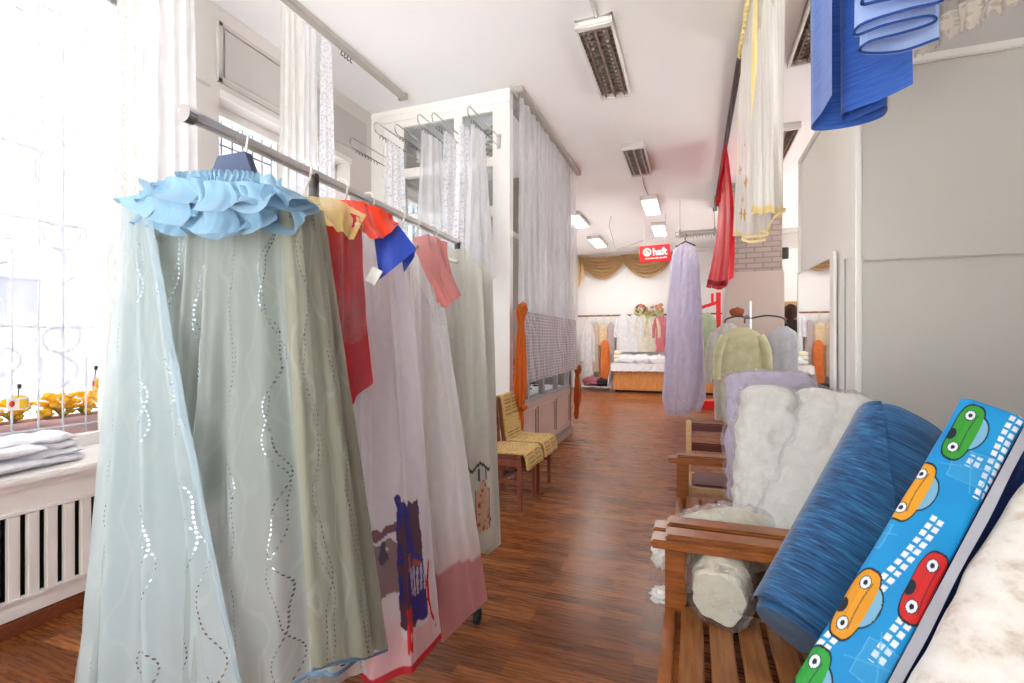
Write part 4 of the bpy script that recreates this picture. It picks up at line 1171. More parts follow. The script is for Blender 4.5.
# ================================================================== curtains on the right-hand rail
RR = .40
cr = empty('cream_curtain', (RR, 3.5, 2.1), 'cream voile with yellow ruffled edge and orange flowers on the right ceiling rail', 'curtain')
CRM, YEL, ORG = L3((250, 247, 240)), L3((248, 224, 150)), L3((228, 166, 84))
def pcream(s, t, x, y):
    c = CRM
    for (a, b) in ((.12, .74), (.2, .88), (.3, .8), (.16, .94), (.28, .93), (.24, .64)):
        dx, dy = (x - a * 1.4), (y - b * 1.8)
        r = math.hypot(dx, dy); an = math.atan2(dy, dx)
        if r < .034 + .014 * math.cos(4 * an): c = ORG
    if t > .985 or s < .015: c = YEL
    return c
topA = [(RR - .01, 4.62, CEIL - .09), (RR - .01, 2.75, CEIL - .09)]
cloth('sheer_layer', topA, [px(733, 236, 3.30), px(747, 240, 3.15), px(765, 240, 3.2), px(772, 226, 3.3)], M['cream_sheer'], cr, 3, .008, .03, nu=150, nv=110, seed=101, paint=pcream, width=1.4, hem=.012)
cloth('voile_layer', [(RR + .01, 4.3, CEIL - .09), (RR + .01, 2.6, CEIL - .09)], [px(750, 214, 3.05), px(762, 212, 2.85), px(776, 216, 2.8), px(785, 214, 2.9)], M['cream_voile'], cr, 2.5, .006, .04, nu=150, nv=60, seed=102, paint=lambda s, t, x, y: YEL if t > .98 else CRM, width=1.4, hem=.012)
cloth('yellow_band', [(RR - .03, 3.44, CEIL - .1), (RR - .03, 3.36, CEIL - .1)], [px(751, 120, 3.3), px(755, 122, 3.25)], M['yellow_edge'], cr, 2, .01, .02, nu=30, nv=30, seed=103)
m = MB(); cloth('r', [(RR - .02, 4.64, CEIL - .06), (RR - .02, 2.7, CEIL - .06)], [(RR - .03, 4.64, CEIL - .17), (RR - .03, 2.7, CEIL - .17)], None, None, 32, .02, .028, nu=400, nv=8, seed=104, mb=m); m.build('ruffled_heading', M['yellow_edge'], cr)
# folded yellow hem loops
m = MB()
def loops(pts, h):
    P = resample(pts, 60, True)
    vs = [p for p in P] + [p + Vector((0, 0, h)) for p in P]
    n = len(P); m.add(vs, [(i, i + 1, n + i + 1, n + i) for i in range(n - 1)])
loops([px(734, 236, 3.3), px(760, 232, 3.2), px(768, 236, 3.15), px(742, 239, 3.12), px(750, 243, 3.05), px(766, 241, 3.05)], .016)
loops([px(751, 215, 3.02), px(770, 211, 2.9), px(786, 211, 2.85), px(776, 217, 2.8), px(768, 228, 2.95)], .016)
m.build('folded_hem', M['yellow_edge'], cr)

rc_ = empty('red_curtain', (RR, 7.5, 2.2), 'glossy red curtain gathered on the far part of the right ceiling rail', 'curtain')
cloth('drape', [(RR - .01, 6.75, CEIL - .10), (RR - .01, 8.3, CEIL - .12)][::-1], [px(707, 287, 7.2), px(717, 289, 6.6), px(727, 287, 6.3), px(733, 276, 6.4)], M['red_satin'], rc_, 2, .02, .028, nu=110, nv=50, seed=111, bulge=-.05, hem=.015)
cloth('top_swag', [(RR - .02, 6.7, CEIL - .09), (RR - .02, 8.0, CEIL - .10)], [px(716, 208, 7.6), px(722, 196, 7.0), px(727, 190, 6.7)], M['red_satin'], rc_, 3, .02, .05, nu=60, nv=20, seed=112)
m = MB(); cloth('r', [px(708, 279, 7.15), px(718, 282, 6.55), px(728, 279, 6.28)], [px(708, 284, 7.12), px(718, 287, 6.5), px(728, 284, 6.25)], None, None, 3, .02, .03, nu=50, nv=4, seed=113, mb=m); m.build('lace_hem', fabric('dark_red_lace', (150, 20, 36), 1, .2), rc_)

def serp(name, label, hem, mat, zt, ytop, hemmat=None, seed=0, x=RR):
    t = empty(name, (x, sum(ytop) / 2, 2.1), label, 'curtain')
    B = resample(hem, 140, True); 
    n = len(B) - 1
    nv = 40
    def top(s): return Vector((x + .05 * math.sin(s * 14), ytop[0] + (ytop[1] - ytop[0]) * s, zt))
    m = MB(); vs, fs, uv = [], [], []
    for j in range(nv + 1):
        q = j / nv
        for i in range(n + 1):
            s = i / n; k = q * q * .6 + q * .4
            p = top(s).lerp(B[i], 1 - (1 - q) ** 1.6)
            p.z = zt + (B[i].z - zt) * q
            vs.append(p); uv.append((s * 1.1, q * (zt - 2.1)))
    for j in range(nv):
        for i in range(n): a = j * (n + 1) + i; fs.append((a, a + n + 1, a + n + 2, a + 1))
    m.add(vs, fs, uv); m.build('drape', M[mat], t)
    if hemmat:
        m = MB(); m.tube([p + Vector((0, 0, .004)) for p in B], .0034, 6); m.build('hem', M[hemmat], t)
serp('blue_curtain', 'cobalt blue slubbed curtain hanging from the right rail, darker of the two blues', [px_z(913, 84, 2.12), px_z(880, 100, 2.12), px_z(843, 114, 2.12), px_z(848, 122, 2.12), px_z(884, 106, 2.12), px_z(882, 117, 2.12), px_z(850, 127, 2.12), px_z(812, 130, 2.12), px_z(822, 112, 2.12), px_z(832, 95, 2.12)], 'blue_slub', CEIL - .08, (1.6, 1.95), None, 5)
serp('blue_curtain', 'powder blue sheer with navy hem folded in loops beside the cobalt curtain', [px_z(939, 40, 2.1), px_z(900, 53, 2.1), px_z(862, 54, 2.1), px_z(868, 44, 2.1), px_z(905, 34, 2.1), px_z(934, 24, 2.1), px_z(928, 18, 2.1), px_z(885, 27, 2.1), px_z(856, 37, 2.1), px_z(862, 26, 2.1), px_z(905, 12, 2.1), px_z(942, 3, 2.1), px_z(925, -4, 2.1), px_z(880, 3, 2.1), px_z(862, 6, 2.1), px_z(875, -10, 2.1), px_z(930, -26, 2.1)], 'blue_sheer', CEIL - .08, (1.1, 1.4), 'navy_hem', 6)
# ecru lace curtain at the top right
lc = empty('lace_curtain', (.85, 1.4, 2.3), 'ecru sheer with scalloped lace hem at the top right behind the blue curtains', 'curtain')
ha, hb = px(893, 66, 1.62), px(1030, -14, 1.28)
hb.z = ha.z = 2.33
ha = px_z(893, 66, 2.33); hb = px_z(1035, -12, 2.33)
dz = Vector((0, 0, .07))
cloth('sheer', [ha + Vector((0, 0, 1.55)), hb + Vector((0, 0, 1.55))], [ha + dz, hb + dz], M['taupe_sheer'], lc, 6, .015, .02, nu=120, nv=30, seed=121)
cloth('lace_hem', [ha + dz, hb + dz], [ha, hb], M['lace_ecru'], lc, 6, .02, .022, nu=240, nv=8, seed=121, scal=lambda s: -.018 * abs(math.sin(s * 70)))
w0, w1 = px(938, 26, 1.75), px(962, 17, 1.68); w0.z = w1.z = 2.48
cloth('white_strip', [w0 + Vector((0, 0, 1.4)), w1 + Vector((0, 0, 1.4))], [w0, w1], M['sheer_dense'], lc, 1.5, .01, .012, nu=30, nv=20, seed=122)
m = MB(); m.span((.55, 1.2, CEIL - .04), (1.2, 1.24, CEIL - .001)); m.beam(ha + Vector((0, 0, 1.56)), hb + Vector((0, 0, 1.56)), .04, .05)
m.beam(w0 + Vector((0, 0, 1.42)), w1 + Vector((0, 0, 1.42)), .03, .04)
m.build('rail', M['rail'], lc, smooth=False)

# ================================================================== two slatted benches
def bench(y0, y1, label, arms=True):
    t = empty('wooden_bench', (.25, (y0 + y1) / 2, 0), label, 'bench', 'slatted benches along the right side')
    for k, y in enumerate((y0, y1)):
        m = MB(); m.span((-.15, y - .10, .615), (.74, y, .648), .006); m.span((-.10, y - .085, .648), (.72, y + .012, .668), .008); m.build('armrest', M['bench_wood'], t)
        m = MB(); m.span((-.10, y - .085, 0), (-.025, y - .005, .615), .006); m.build('leg', M['bench_wood'], t)
        m = MB(); m.beam((.68, y - .045, 0), (.69, y - .045, .42), .05, .08, (1, 0, 0), .006); m.beam((.68, y - .045, .40), (.76, y - .045, .86), .05, .07, (1, 0, 0), .006); m.build('leg', M['bench_wood'], t)
        m = MB(); m.span((-.03, y - .065, .335), (.70, y - .03, .388), .004); m.build('seat_rail', M['bench_wood'], t)
    m = MB(); m.span((-.10, y0, .33), (-.06, y1 - .09, .395), .004); m.build('front_rail', M['bench_wood'], t)
    for k in range(7):
        x = -.04 + k * .093
        m = MB(); m.span((x, y0 - .06, .39), (x + .073, y1 - .09, .412), .005); m.build('slat', M['bench_slat'], t)
    for k in range(3):
        z = .50 + k * .11; x = .70 + (z - .40) * .17
        m = MB(); m.beam((x, y0, z), (x, y1 - .03, z), .02, .075, (.19, 0, 1), .005); m.build('back_slat', M['bench_slat'], t)
bench(.42, 2.03, 'varnished slatted bench in the right foreground holding the fabric bolts')
bench(2.16, 3.42, 'second slatted bench behind the first, under the plastic wrapped white rolls')

# ================================================================== fabric bolts
CAM = Vector((0, 0, EYE))
def axes(p0, p1, hw, ht, twist=0):
    ax = (p1 - p0).normalized(); vw = ((p0 + p1) / 2 - CAM).normalized()
    a = ax.cross(vw).normalized()
    b = a.cross(ax).normalized()
    if twist:
        R = Matrix.Rotation(twist, 3, ax); a = R @ a; b = R @ b
    return a * hw, b * ht
def roll(name, p0, p1, hw, ht, mat, parent, n=30, power=2.2, seg=64, crumple=.006, seed=0, bulge=.0, sq=None, twist=0, cfreq=6, paint=None, grow=0, **k):
    a, b = axes(p0, p1, hw, ht, twist)
    ax = (p1 - p0).normalized()
    p0, p1 = p0 - ax * grow, p1 + ax * grow
    rings = []
    for j in range(n + 1):
        q = j / n
        e = 1 + bulge * math.sin(PI * q)
        end = min(1., .90 + .10 * min(q, 1 - q) * n / 2.)
        rings.append((p0.lerp(p1, q), a * (e * end), b * (e * end)))
    return loft(name, rings, mat, parent, seg, power, crumple, cfreq, seed, paint=paint, **k)
def slub_mat():
    t = NT('teal_slub_fabric')
    uv = t.uv()
    f = t.noise(t.mapping(uv, (5, 150, 1), (0, 0, .16)), 1.0, 4, .65)
    f2 = t.noise(t.mapping(uv, (2, 26, 1), (0, 0, .16)), 1.0, 2, .5)
    h = t.math('ADD', t.math('MULTIPLY', f, .75), t.math('MULTIPLY', f2, .25))
    col = t.ramp(h, [(.33, lin((16, 34, 66))), (.46, lin((28, 76, 120))), (.58, lin((40, 104, 152))), (.7, lin((96, 152, 188)))])
    return t.done(t.pbsdf(col, .55, 0, t.bump(f, .2, .004), .3, .3))
M['teal'] = slub_mat()
tb = empty('fabric_bolt', px(800, 640, 1.55), 'thick bolt of teal blue slubbed fabric leaning on the foreground bench', 'fabric bolt')
ta, tz = px(801, 640, 1.52), px(905, 428, 1.90)
roll('rolled_fabric', ta, tz, .155, .105, M['teal'], tb, seed=3, crumple=.008, power=2.4, twist=.25)
# overlapping outer flap of the bolt
a_, b_ = axes(ta, tz, .157, .107, .25)
m = MB(); vs, fs, uv = [], [], []
nj, nk = 40, 26
for j in range(nj + 1):
    q = j / nj
    c = ta.lerp(tz, .02 + .96 * q)
    th1 = 5.45 - 1.5 * min(1, (1 - q) * 1.2) ** .8
    for k in range(nk + 1):
        th = 6.7 + (th1 - 6.7) * k / nk
        lift = 1.04 + .09 * (k / nk) ** 3
        x, y = math.cos(th), math.sin(th)
        x = math.copysign(abs(x) ** (1 / 1.2), x); y = math.copysign(abs(y) ** (1 / 1.2), y)
        vs.append(c + (a_ * x + b_ * y) * lift); uv.append((.85 * k / nk + .3 * q, q * .75))
for j in range(nj):
    for k in range(nk): i = j * (nk + 1) + k; fs.append((i, i + 1, i + nk + 2, i + nk + 1))
m.add(vs, fs, uv); m.build('outer_flap', M['teal'], tb)

# the car print bolt: plain cartoon cars, dashed roads and chalk doodles
BLU, SKY, WH, BK = L3((16, 138, 206)), L3((92, 178, 222)), L3((236, 242, 246)), L3((30, 40, 52))
CARS = [(.16, .042, L3((44, 162, 60)), 1), (.40, .036, L3((232, 158, 34)), -1), (.53, -.058, L3((218, 44, 44)), 1), (.76, .052, L3((236, 164, 36)), -1), (1.0, .022, L3((60, 160, 56)), -1), (.72, -.20, L3((218, 44, 44)), 1)]
def carprint(x, y):
    """x across the face (+ to the left in the photo), y along the bolt from its foot, metres"""
    n = nz(x * 9, y * 9, 2)
    c = mixp(BLU, L3((30, 158, 218)), .5 + .6 * n)
    # two dashed road lines, drifting across
    for (x0, sl) in ((.018, -.10), (-.046, -.02)):
        for k in (0, 1):
            xx = x0 - .016 * k + sl * (y - .6) + .012 * math.sin(y * 7)
            if abs(x - xx) < .0058 and (y + .004 * k) % .026 < .017 and ((x0 > 0 and (.20 < y < .34 or .46 < y < .72 or .9 < y < .94)) or (x0 < 0 and (.30 < y < .45 or .82 < y < 1.2))): c = WH
    # chalk doodles
    for (cx, cy, r) in ((-.045, .30, .05), (.09, .60, .04), (-.02, .90, .05), (-.07, .06, .05)):
        dx, dy = x - cx, y - cy
        w = nz(x * 40, y * 40, 5) * .004
        if abs(max(abs(dx) * 1.3, abs(dy)) - r + w) < .0016 or (abs(dx - .3 * dy) < .0014 and abs(dy) < r * 1.5) or (abs(dy + .4 * dx) < .0014 and abs(dx) < r * 1.2): c = mixp(c, SKY, .75)
        if max(abs(dx) * 1.3, abs(dy)) < r: c = mixp(c, SKY, .25)
    for (cy, cx, bc, d) in CARS:
        u, v = (y - cy) / .098, (x - cx) / .032 * -1      # u along the car, v towards its roof
        if abs(u) < 1.25 and -1.15 < v < 1.35:
            body = (abs(u) ** 3 + abs(v + .25) ** 3 * 1.7) < 1.0
            cab = ((u - .08) ** 2 / .36 + (v - .25) ** 2 / .9) < 1.0 and v > .2
            bo = (abs(u / 1.07) ** 3 + abs((v + .25) / 1.07) ** 3 * 1.6) < 1.0 or (((u - .08) / 1.1) ** 2 / .36 + ((v - .25) / 1.1) ** 2 / .9) < 1.0 and v > .1
            if bo: c = BK
            if cab: c = L3((130, 186, 214))
            if body: c = mixp(bc, (0, 0, 0), .12 if v < -.45 else 0)
            if body and abs(v + .05 - .25 * u * u) < .05 and abs(u) < .7: c = mixp(bc, BK, .6)
            for uu in (-.62, .62):
                r = math.hypot((u - uu), (v + .38) * .55)
                if r < .20: c = BK
                if r < .17: c = WH
                if r < .075: c = BK
            if math.hypot(u + .2, (v + .95) * .7) < .22: c = BK
    return c
cb = empty('fabric_bolt', px(850, 700, 1.1), 'bright blue fabric bolt printed with cartoon cars, standing on the foreground bench', 'fabric bolt')
ca, cz = px(790, 768, 1.10), px(991, 412, 1.42)
HWc, HTc = .071, .03
SEGC = 420
Lc = (cz - ca).length
def pcar(s, q, x, y):
    per = 2 * PI * math.sqrt((HWc ** 2 + HTc ** 2) / 2)
    # angle 0 is the +a side; the face towards the camera is at 3/4 turn
    th = 2 * PI * s
    cx = math.copysign(abs(math.cos(th)) ** (2 / 5.), math.cos(th)) * HWc
    return carprint(cx if math.sin(th) < 0 else cx + .3, q * Lc)
M['car_print'] = fabric('car_print_fabric', (20, 140, 210), 1, .08, .5, attr='Col', bumpy=.08, var=.0, spec=.35)
roll('rolled_fabric', ca, cz, HWc, HTc, M['car_print'], cb, n=460, power=5., seg=SEGC, crumple=.004, seed=8, paint=pcar, cfreq=5)
a_, b_ = axes(ca, cz, HWc, HTc)
side = 1 if (Matrix.Rotation(-YAW, 3, 'Z') @ a_).x > 0 else -1
m = MB(); P0 = [ca.lerp(cz, q / 20) + a_ * side * 1.02 - b_ * .9 for q in range(21)]; P1 = [ca.lerp(cz, q / 20) + a_ * side * (1.34 + .02 * math.sin(q)) - b_ * .2 for q in range(21)]
P2 = [ca.lerp(cz, q / 20) + a_ * side * (1.30 + .02 * math.sin(q)) + b_ * 1.0 for q in range(21)]
n = 21; m.add(P0 + P1 + P2, [(i, i + 1, n + i + 1, n + i) for i in range(20)] + [(n + i, n + i + 1, 2 * n + i + 1, 2 * n + i) for i in range(20)])
m.build('plastic_sleeve', paint_mat('grey_plastic_sleeve', (196, 198, 208), .3, .05, 6), cb)
nb = empty('fabric_bolt', px(930, 640, 1.2), 'dark navy bolt showing as a sliver between the car print and ivory bolts', 'fabric bolt')
M['navy_cloth'] = fabric('navy_cloth', (32, 48, 92), 1, .05)
roll('rolled_fabric', px(850, 735, 1.22), px(1016, 430, 1.5), .075, .035, M['navy_cloth'], nb, seed=5, power=3)
def ivory():
    t = NT('ivory_marbled_fabric')
    f = t.noise(t.uv(), 13, 5, .62)
    col = t.ramp(f, [(.36, lin((240, 236, 228))), (.52, lin((232, 224, 212))), (.66, lin((204, 188, 170)))])
    return t.done(t.pbsdf(col, .7, 0, t.bump(t.noise(t.uv(), 30, 4), .2, .006), .3, .2))
M['ivory'] = ivory()
ib = empty('fabric_bolt', px(990, 700, 1.0), 'fat ivory bolt with beige marbling at the bottom right corner', 'fabric bolt')
roll('rolled_fabric', px(979, 812, .94), px(1131, 496, 1.25), .172, .12, M['ivory'], ib, seed=6, crumple=.012, power=2.6, cfreq=4)

# white rolls in clear plastic on the second bench
M['roll_white'] = fabric('white_roll_fabric', (250, 246, 234), 1, .15, var=.05, bumpy=.6, bscale=14)
M['roll_cream'] = fabric('cream_roll_fabric', (240, 235, 210), 1, .15, var=.06, bumpy=.6, bscale=14)
M['roll_lilac'] = fabric('lilac_roll_fabric', (214, 204, 228), 1, .2, var=.06, bumpy=.5, bscale=14)
def wrapped(label, p0, p1, hw, ht, mat, seed, power=2.3, bulge=.05, over=.006, wcr=.008, tail=None, rc=.02):
    t = empty('wrapped_roll', p0, label, 'fabric roll', 'plastic wrapped rolls on the second bench')
    roll('rolled_fabric', p0, p1, hw, ht, M[mat], t, seed=seed, power=power, bulge=bulge, crumple=rc, cfreq=11, n=60, seg=120)
    roll('plastic_wrap', p0, p1, hw + over, ht + over, M['film_soft'], t, n=90, seg=170, seed=seed, power=power, bulge=bulge, crumple=rc, cfreq=11, grow=.014, ridge=.016)
    if tail:
        for q, (a, b, c) in enumerate(tail):
            cloth('plastic_flap', a, b, M['film_soft'], t, 2, .01, .03, nu=30, nv=20, seed=seed + q, wr=.03)
wrapped('upright white roll in clear plastic, left of the two on the second bench', px(760, 540, 2.32), px(768, 392, 2.62), .13, .10, 'roll_white', 131)
wrapped('wide white roll in crinkled plastic leaning against the partition corner', px(800, 560, 2.14), px(838, 402, 2.52), .20, .11, 'roll_white', 137, bulge=.04)
wrapped('plump cream bundle in a plastic bag behind the front armrest', px(690, 548, 2.16), px(756, 540, 2.26), .13, .13, 'roll_cream', 141, bulge=.18,
        tail=[([px(668, 545, 2.1), px(664, 555, 2.1)], [px(650, 560, 2.05), px(656, 600, 2.04)], 0)])
bg_ = [o for o in bpy.data.objects if o.name.startswith('wrapped_roll')][-1]
M['bag_white'] = paint_mat('white_bag_plastic', (236, 234, 228), .4, .04, 9)
for (u, v, sx_, sz_) in ((664, 556, .05, .045), (666, 596, .06, .032)):
    m = MB(); m.blob(px(u, v, 2.06), (sx_, .05, sz_), int(v), .5, 3, None, 3.); m.build('bag_corner', M['bag_white'], bg_)
wrapped('cream roll in plastic lying on the slats under the front armrest', Vector((.085, 1.83, .512)), Vector((.14, 2.5, .52)), .092, .088, 'roll_cream', 147, bulge=.04, rc=.03,
        tail=[([px(712, 585, 1.72), px(738, 570, 1.72)], [px(734, 612, 1.66), px(744, 618, 1.68)], 0)])
wrapped('wide lilac roll in a plastic bag standing behind the upright white rolls', px(772, 505, 2.78), px(768, 376, 3.02), .235, .10, 'roll_lilac', 151, bulge=.03)

# pale wood folding chair beyond the second bench
fc = empty('folding_chair', (.2, 3.8, 0), 'pale wood chair with brown leather back straps and seat beyond the benches', 'chair')
X0, X1 = -.03, .42; YBk, YFr = 3.95, 3.56
for x in (X0, X1):
    m = MB(); m.beam((x, YBk, 0), (x, YBk + .04, .80), .03, .04, (1, 0, 0), .006); m.build('leg', M['beige_wood'], fc)
    m = MB(); m.beam((x, YFr, 0), (x, YFr, .40), .03, .04, (1, 0, 0), .006); m.build('leg', M['beige_wood'], fc)
m = MB(); m.span((X0, YFr - .02, .375), (X1, YFr + .02, .41)); m.span((X0, YBk - .02, .375), (X1, YBk + .02, .41)); m.span((X0 - .01, YFr, .375), (X0 + .02, YBk, .41)); m.span((X1 - .02, YFr, .375), (X1 + .01, YBk, .41)); m.span((X0, YFr - .015, .25), (X1, YFr + .015, .28)); m.build('seat_frame', M['beige_wood'], fc, smooth=False)
M['leather'] = paint_mat('dark_red_leather', (98, 44, 38), .4, .15, 8)
m = MB(); m.span((X0 + .03, YFr + .01, .40), (X1 - .03, YBk - .02, .425), .012); m.build('seat', M['leather'], fc)
for z in (.75, .60):
    m = MB(); m.span((X0 + .01, YBk + .02, z - .03), (X1 - .01, YBk + .045, z + .03), .01); m.build('back_strap', M['leather'], fc)

# mirror on the lightened partition side
mr = empty('wall_mirror', (PX0 - .02, 3.9, 1.0), 'tall mirror in a thin pale frame on the bright partition side', 'mirror')
mA, mB_ = Vector((PX0 - .022, 3.42, 0)), Vector((PX0 - .055, 4.20, 0))
md = (mB_ - mA).normalized(); mn = Vector((-md.y, md.x, 0))
def mbar(m, y0, y1, z0, z1, th):
    a, b_ = mA + md * y0, mA + md * y1
    m.beam(Vector((a.x, a.y, (z0 + z1) / 2)), Vector((b_.x, b_.y, (z0 + z1) / 2)), th, z1 - z0)
Lm = (mB_ - mA).length
m = MB(); mbar(m, 0, Lm, .55, 1.90, .008); m.build('mirror_glass', M['mirror'], mr, smooth=False)
m = MB(); mbar(m, -.07, 0, .5, 1.93, .016); mbar(m, Lm, Lm + .012, .5, 1.915, .014); mbar(m, -.07, Lm, .5, .55, .014); mbar(m, 0, Lm, 1.90, 1.912, .012)
m.build('frame', M['partition_side'], mr, smooth=False)
# ================================================================== the back of the shop
YD = 14.2
def U(u, Y=YD): return px_y(u, 341.5, Y).x
def V(v, u=640, Y=YD): return px_y(u, v, Y).z
ct = empty('display_counter', (-.8, 13.9, 0), 'long orange wood counter by the back wall under a white cloth', 'counter')
cx0, cx1 = U(613, 13.75), .75
m = MB(); m.span((cx0, 13.75, .06), (cx1, 14.4, .60), .01)
for k in range(1, 30): m.span((cx0 + (cx1 - cx0) * k / 30 - .004, 13.742, .08), (cx0 + (cx1 - cx0) * k / 30 + .004, 13.752, .59))
m.build('body', M['counter_wood'], ct, smooth=False)
m = MB(); m.span((cx0 - .01, 13.72, .60), (cx1, 14.42, .78), .01); m.build('top', M['counter_dark'], ct, smooth=False)
m = MB(); m.span((cx0 + .05, 13.80, 0), (cx1 - .05, 14.35, .06)); m.build('plinth', M['dark'], ct, smooth=False)
M['table_cloth'] = fabric('white_table_cloth', (244, 243, 246), 1, .2)
tc = MB()
cloth('r', [(cx0 - .05, 14.42, .795), (cx1, 14.42, .795)], [(cx0 - .05, 13.69, .795), (cx1, 13.69, .795)], None, None, 6, .002, .004, nu=60, nv=8, seed=1, mb=tc)
cloth('r', [(cx0 - .05, 13.69, .795), (cx1, 13.69, .795)], [(cx0 - .05, 13.66, .58), (cx1, 13.66, .62)], None, None, 14, .004, .02, nu=160, nv=8, seed=2, mb=tc, hem=.005)
cloth('r', [(cx0 - .05, 14.42, .795), (cx0 - .05, 13.69, .795)], [(cx0 - .12, 14.42, .30), (cx0 - .14, 13.66, .18)], None, None, 4, .004, .04, nu=50, nv=16, seed=3, mb=tc)
tc.build('table_cloth', M['table_cloth'], label='white cloth covering the long counter, its corner hanging at the left end', cat='cloth')
for (u, w, h, lab, s) in ((629, .5, .2, 'left crumpled white linen on the back counter', 1), (643, .45, .22, 'middle crumpled white linen on the back counter', 2), (658, .5, .2, 'right crumpled white linen on the back counter beside the lilac curtain', 3)):
    folded((U(u, 14.0), 14.0, .80), w, .45, h, lab, s, 'table_cloth', 'folded_linen', .2 * (s - 2), 1, 'linen')
folded((U(618, 14.15), 14.15, .80), .22, .22, .34, 'small cream bag standing at the left end of the back counter', 7, 'roll_cream', 'cream_bag', 0, 3, 'bag')

# clothes on the back rail
cr_ = empty('clothes_rail', (-1.6, 14.45, 2.2), 'long brown clothes rail fixed across the back wall', 'clothes rail')
m = MB(); m.tube([(U(574, 14.45), 14.45, 2.16), (1.0, 14.45, 2.16)], .025, 8); m.build('bar', M['counter_dark'], cr_)
for x in (-3.0, -1.7, -.4, .8):
    m = MB(); m.span((x - .02, 14.45, 2.14), (x + .02, YB, 2.18)); m.build('bracket', M['darksteel'], cr_, smooth=False)
def garment(name, label, x, y, zt, zb, w, col, mat=None, sleeves=True, group='garments on the back rail', flare=1.1, dep=.07, cat='garment', collar=None, rot=0, rail_z=None):
    t = empty(name, (x, y, zb), label, cat, group)
    R = Matrix.Rotation(rot, 3, 'Z'); c = Vector((x, y, 0))
    mt = mat or fabric('cloth_%d_%d_%d' % tuple(col), col, 1, .2, var=.12)
    rings = []
    H = zt - zb
    for j in range(17):
        q = j / 16
        if q < .14: k = .24 + .76 * math.sin(q / .14 * PI / 2)
        else: k = 1 + (flare - 1) * (q - .14) / .86
        d = dep * (.55 + .45 * min(1, q / .12))
        rings.append((c + Vector((0, 0, zt - H * (q - (.0 if q else 0)))), R @ Vector((w / 2 * k, 0, 0)), R @ Vector((0, d, 0))))
    loft('body', rings, mt, t, 40, 2.2, .014, 6, int(x * 90) % 50, pleat=9, pamp=.05)
    if sleeves:
        for s in (-1, 1):
            m = MB()
            pts = [c + R @ Vector((s * w * .40, 0, 0)) + Vector((0, 0, zt - H * .10)), c + R @ Vector((s * w * .56, -.02, 0)) + Vector((0, 0, zt - H * .3)), c + R @ Vector((s * w * .60, -.03, 0)) + Vector((0, 0, zt - H * .62))]
            m.tube(resample(pts, 8, True), [.065, .07, .068, .066, .064, .062, .06, .058, .055], 10); m.build('sleeve', mt, t)
    rz_ = rail_z or zt + .10
    m = MB(); m.tube([c + Vector((0, 0, zt - .03)), c + Vector((0, 0, rz_ - .04))] + [c + q for q in (Vector((.02, 0, rz_ - .01)), Vector((.0, 0, rz_ + .02)), Vector((-.02, 0, rz_)))], .006, 6)
    m.tube([c + R @ Vector((-w * .36, 0, 0)) + Vector((0, 0, zt - H * .07)), c + Vector((0, 0, zt - .01)), c + R @ Vector((w * .36, 0, 0)) + Vector((0, 0, zt - H * .07))], .012, 6)
    m.build('hanger', M['hanger_wood'], t)
    return t
YG = 14.43
for (u, v0, v1, w, col, lab, sl) in (
    (588, 322, 386, .30, (226, 224, 226), 'long white coat at the left end of the back rail', True),
    (596, 322, 372, .20, (206, 188, 166), 'beige striped dress hanging second on the back rail', False),
    (603, 325, 345, .26, (232, 206, 170), 'short cream and tan top third on the back rail', False),
    (611, 322, 362, .20, (196, 180, 180), 'mauve grey dress between the tan top and the white shirts', False),
    (624, 314, 352, .40, (238, 238, 244), 'first plain white shirt hanging over the counter', True),
    (634, 314, 352, .34, (226, 226, 234), 'second white shirt beside the floral ones over the counter', True),
    (643, 313, 352, .38, (222, 216, 202), 'cream floral blouse in the middle of the back rail', True),
    (652, 315, 352, .34, (214, 206, 186), 'beige patterned blouse beside the cream floral one', True),
    (660, 315, 352, .30, (206, 120, 128), 'red flowered blouse half behind the lilac curtain', True)):
    garment('garment', lab, U(u, YG), YG + .0, V(v0, u, YG), V(v1, u, YG), w, col, sleeves=sl, rail_z=2.165)
garment('garment', 'orange dress below the short tan top by the back wall', U(605, YG - .12), YG - .14, V(340, 605, YG), V(380, 605, YG), .24, (226, 126, 66), sleeves=False, rail_z=2.165)
# wreath and flowers on top of the rail
fl = empty('flower_garland', (-.9, 14.45, 2.2), 'garland of pale green and pink flowers lying along the back rail', 'garland')
m = MB(); rnd = random.Random(4)
for k in range(46): m.blob((U(634) + rnd.uniform(0, 1) * (U(662) - U(634)), 14.42 + rnd.uniform(-.06, .06), 2.22 + rnd.uniform(0, .26) * math.sin(k)), (.06, .05, .05), k, .5, 1)
m.build('leaves', fabric('garland_leaves', (186, 196, 136), 1, .3, var=.3), fl)
m = MB()
for k in range(14): m.blob((U(634) + rnd.uniform(0, 1) * (U(662) - U(634)), 14.37, 2.26 + rnd.uniform(-.04, .18)), (.05, .04, .05), k, .5, 1)
m.build('blossom', fabric('garland_blossoms', (224, 150, 120), 1, .3, var=.2), fl)
m = MB(); m.tube(arc((U(640), 14.38, 2.32), .12, 0, 2 * PI, 20), .035, 8); m.build('wreath', label='small brown wreath standing on the back rail above the white shirts', cat='wreath', mat=M['counter_dark'])
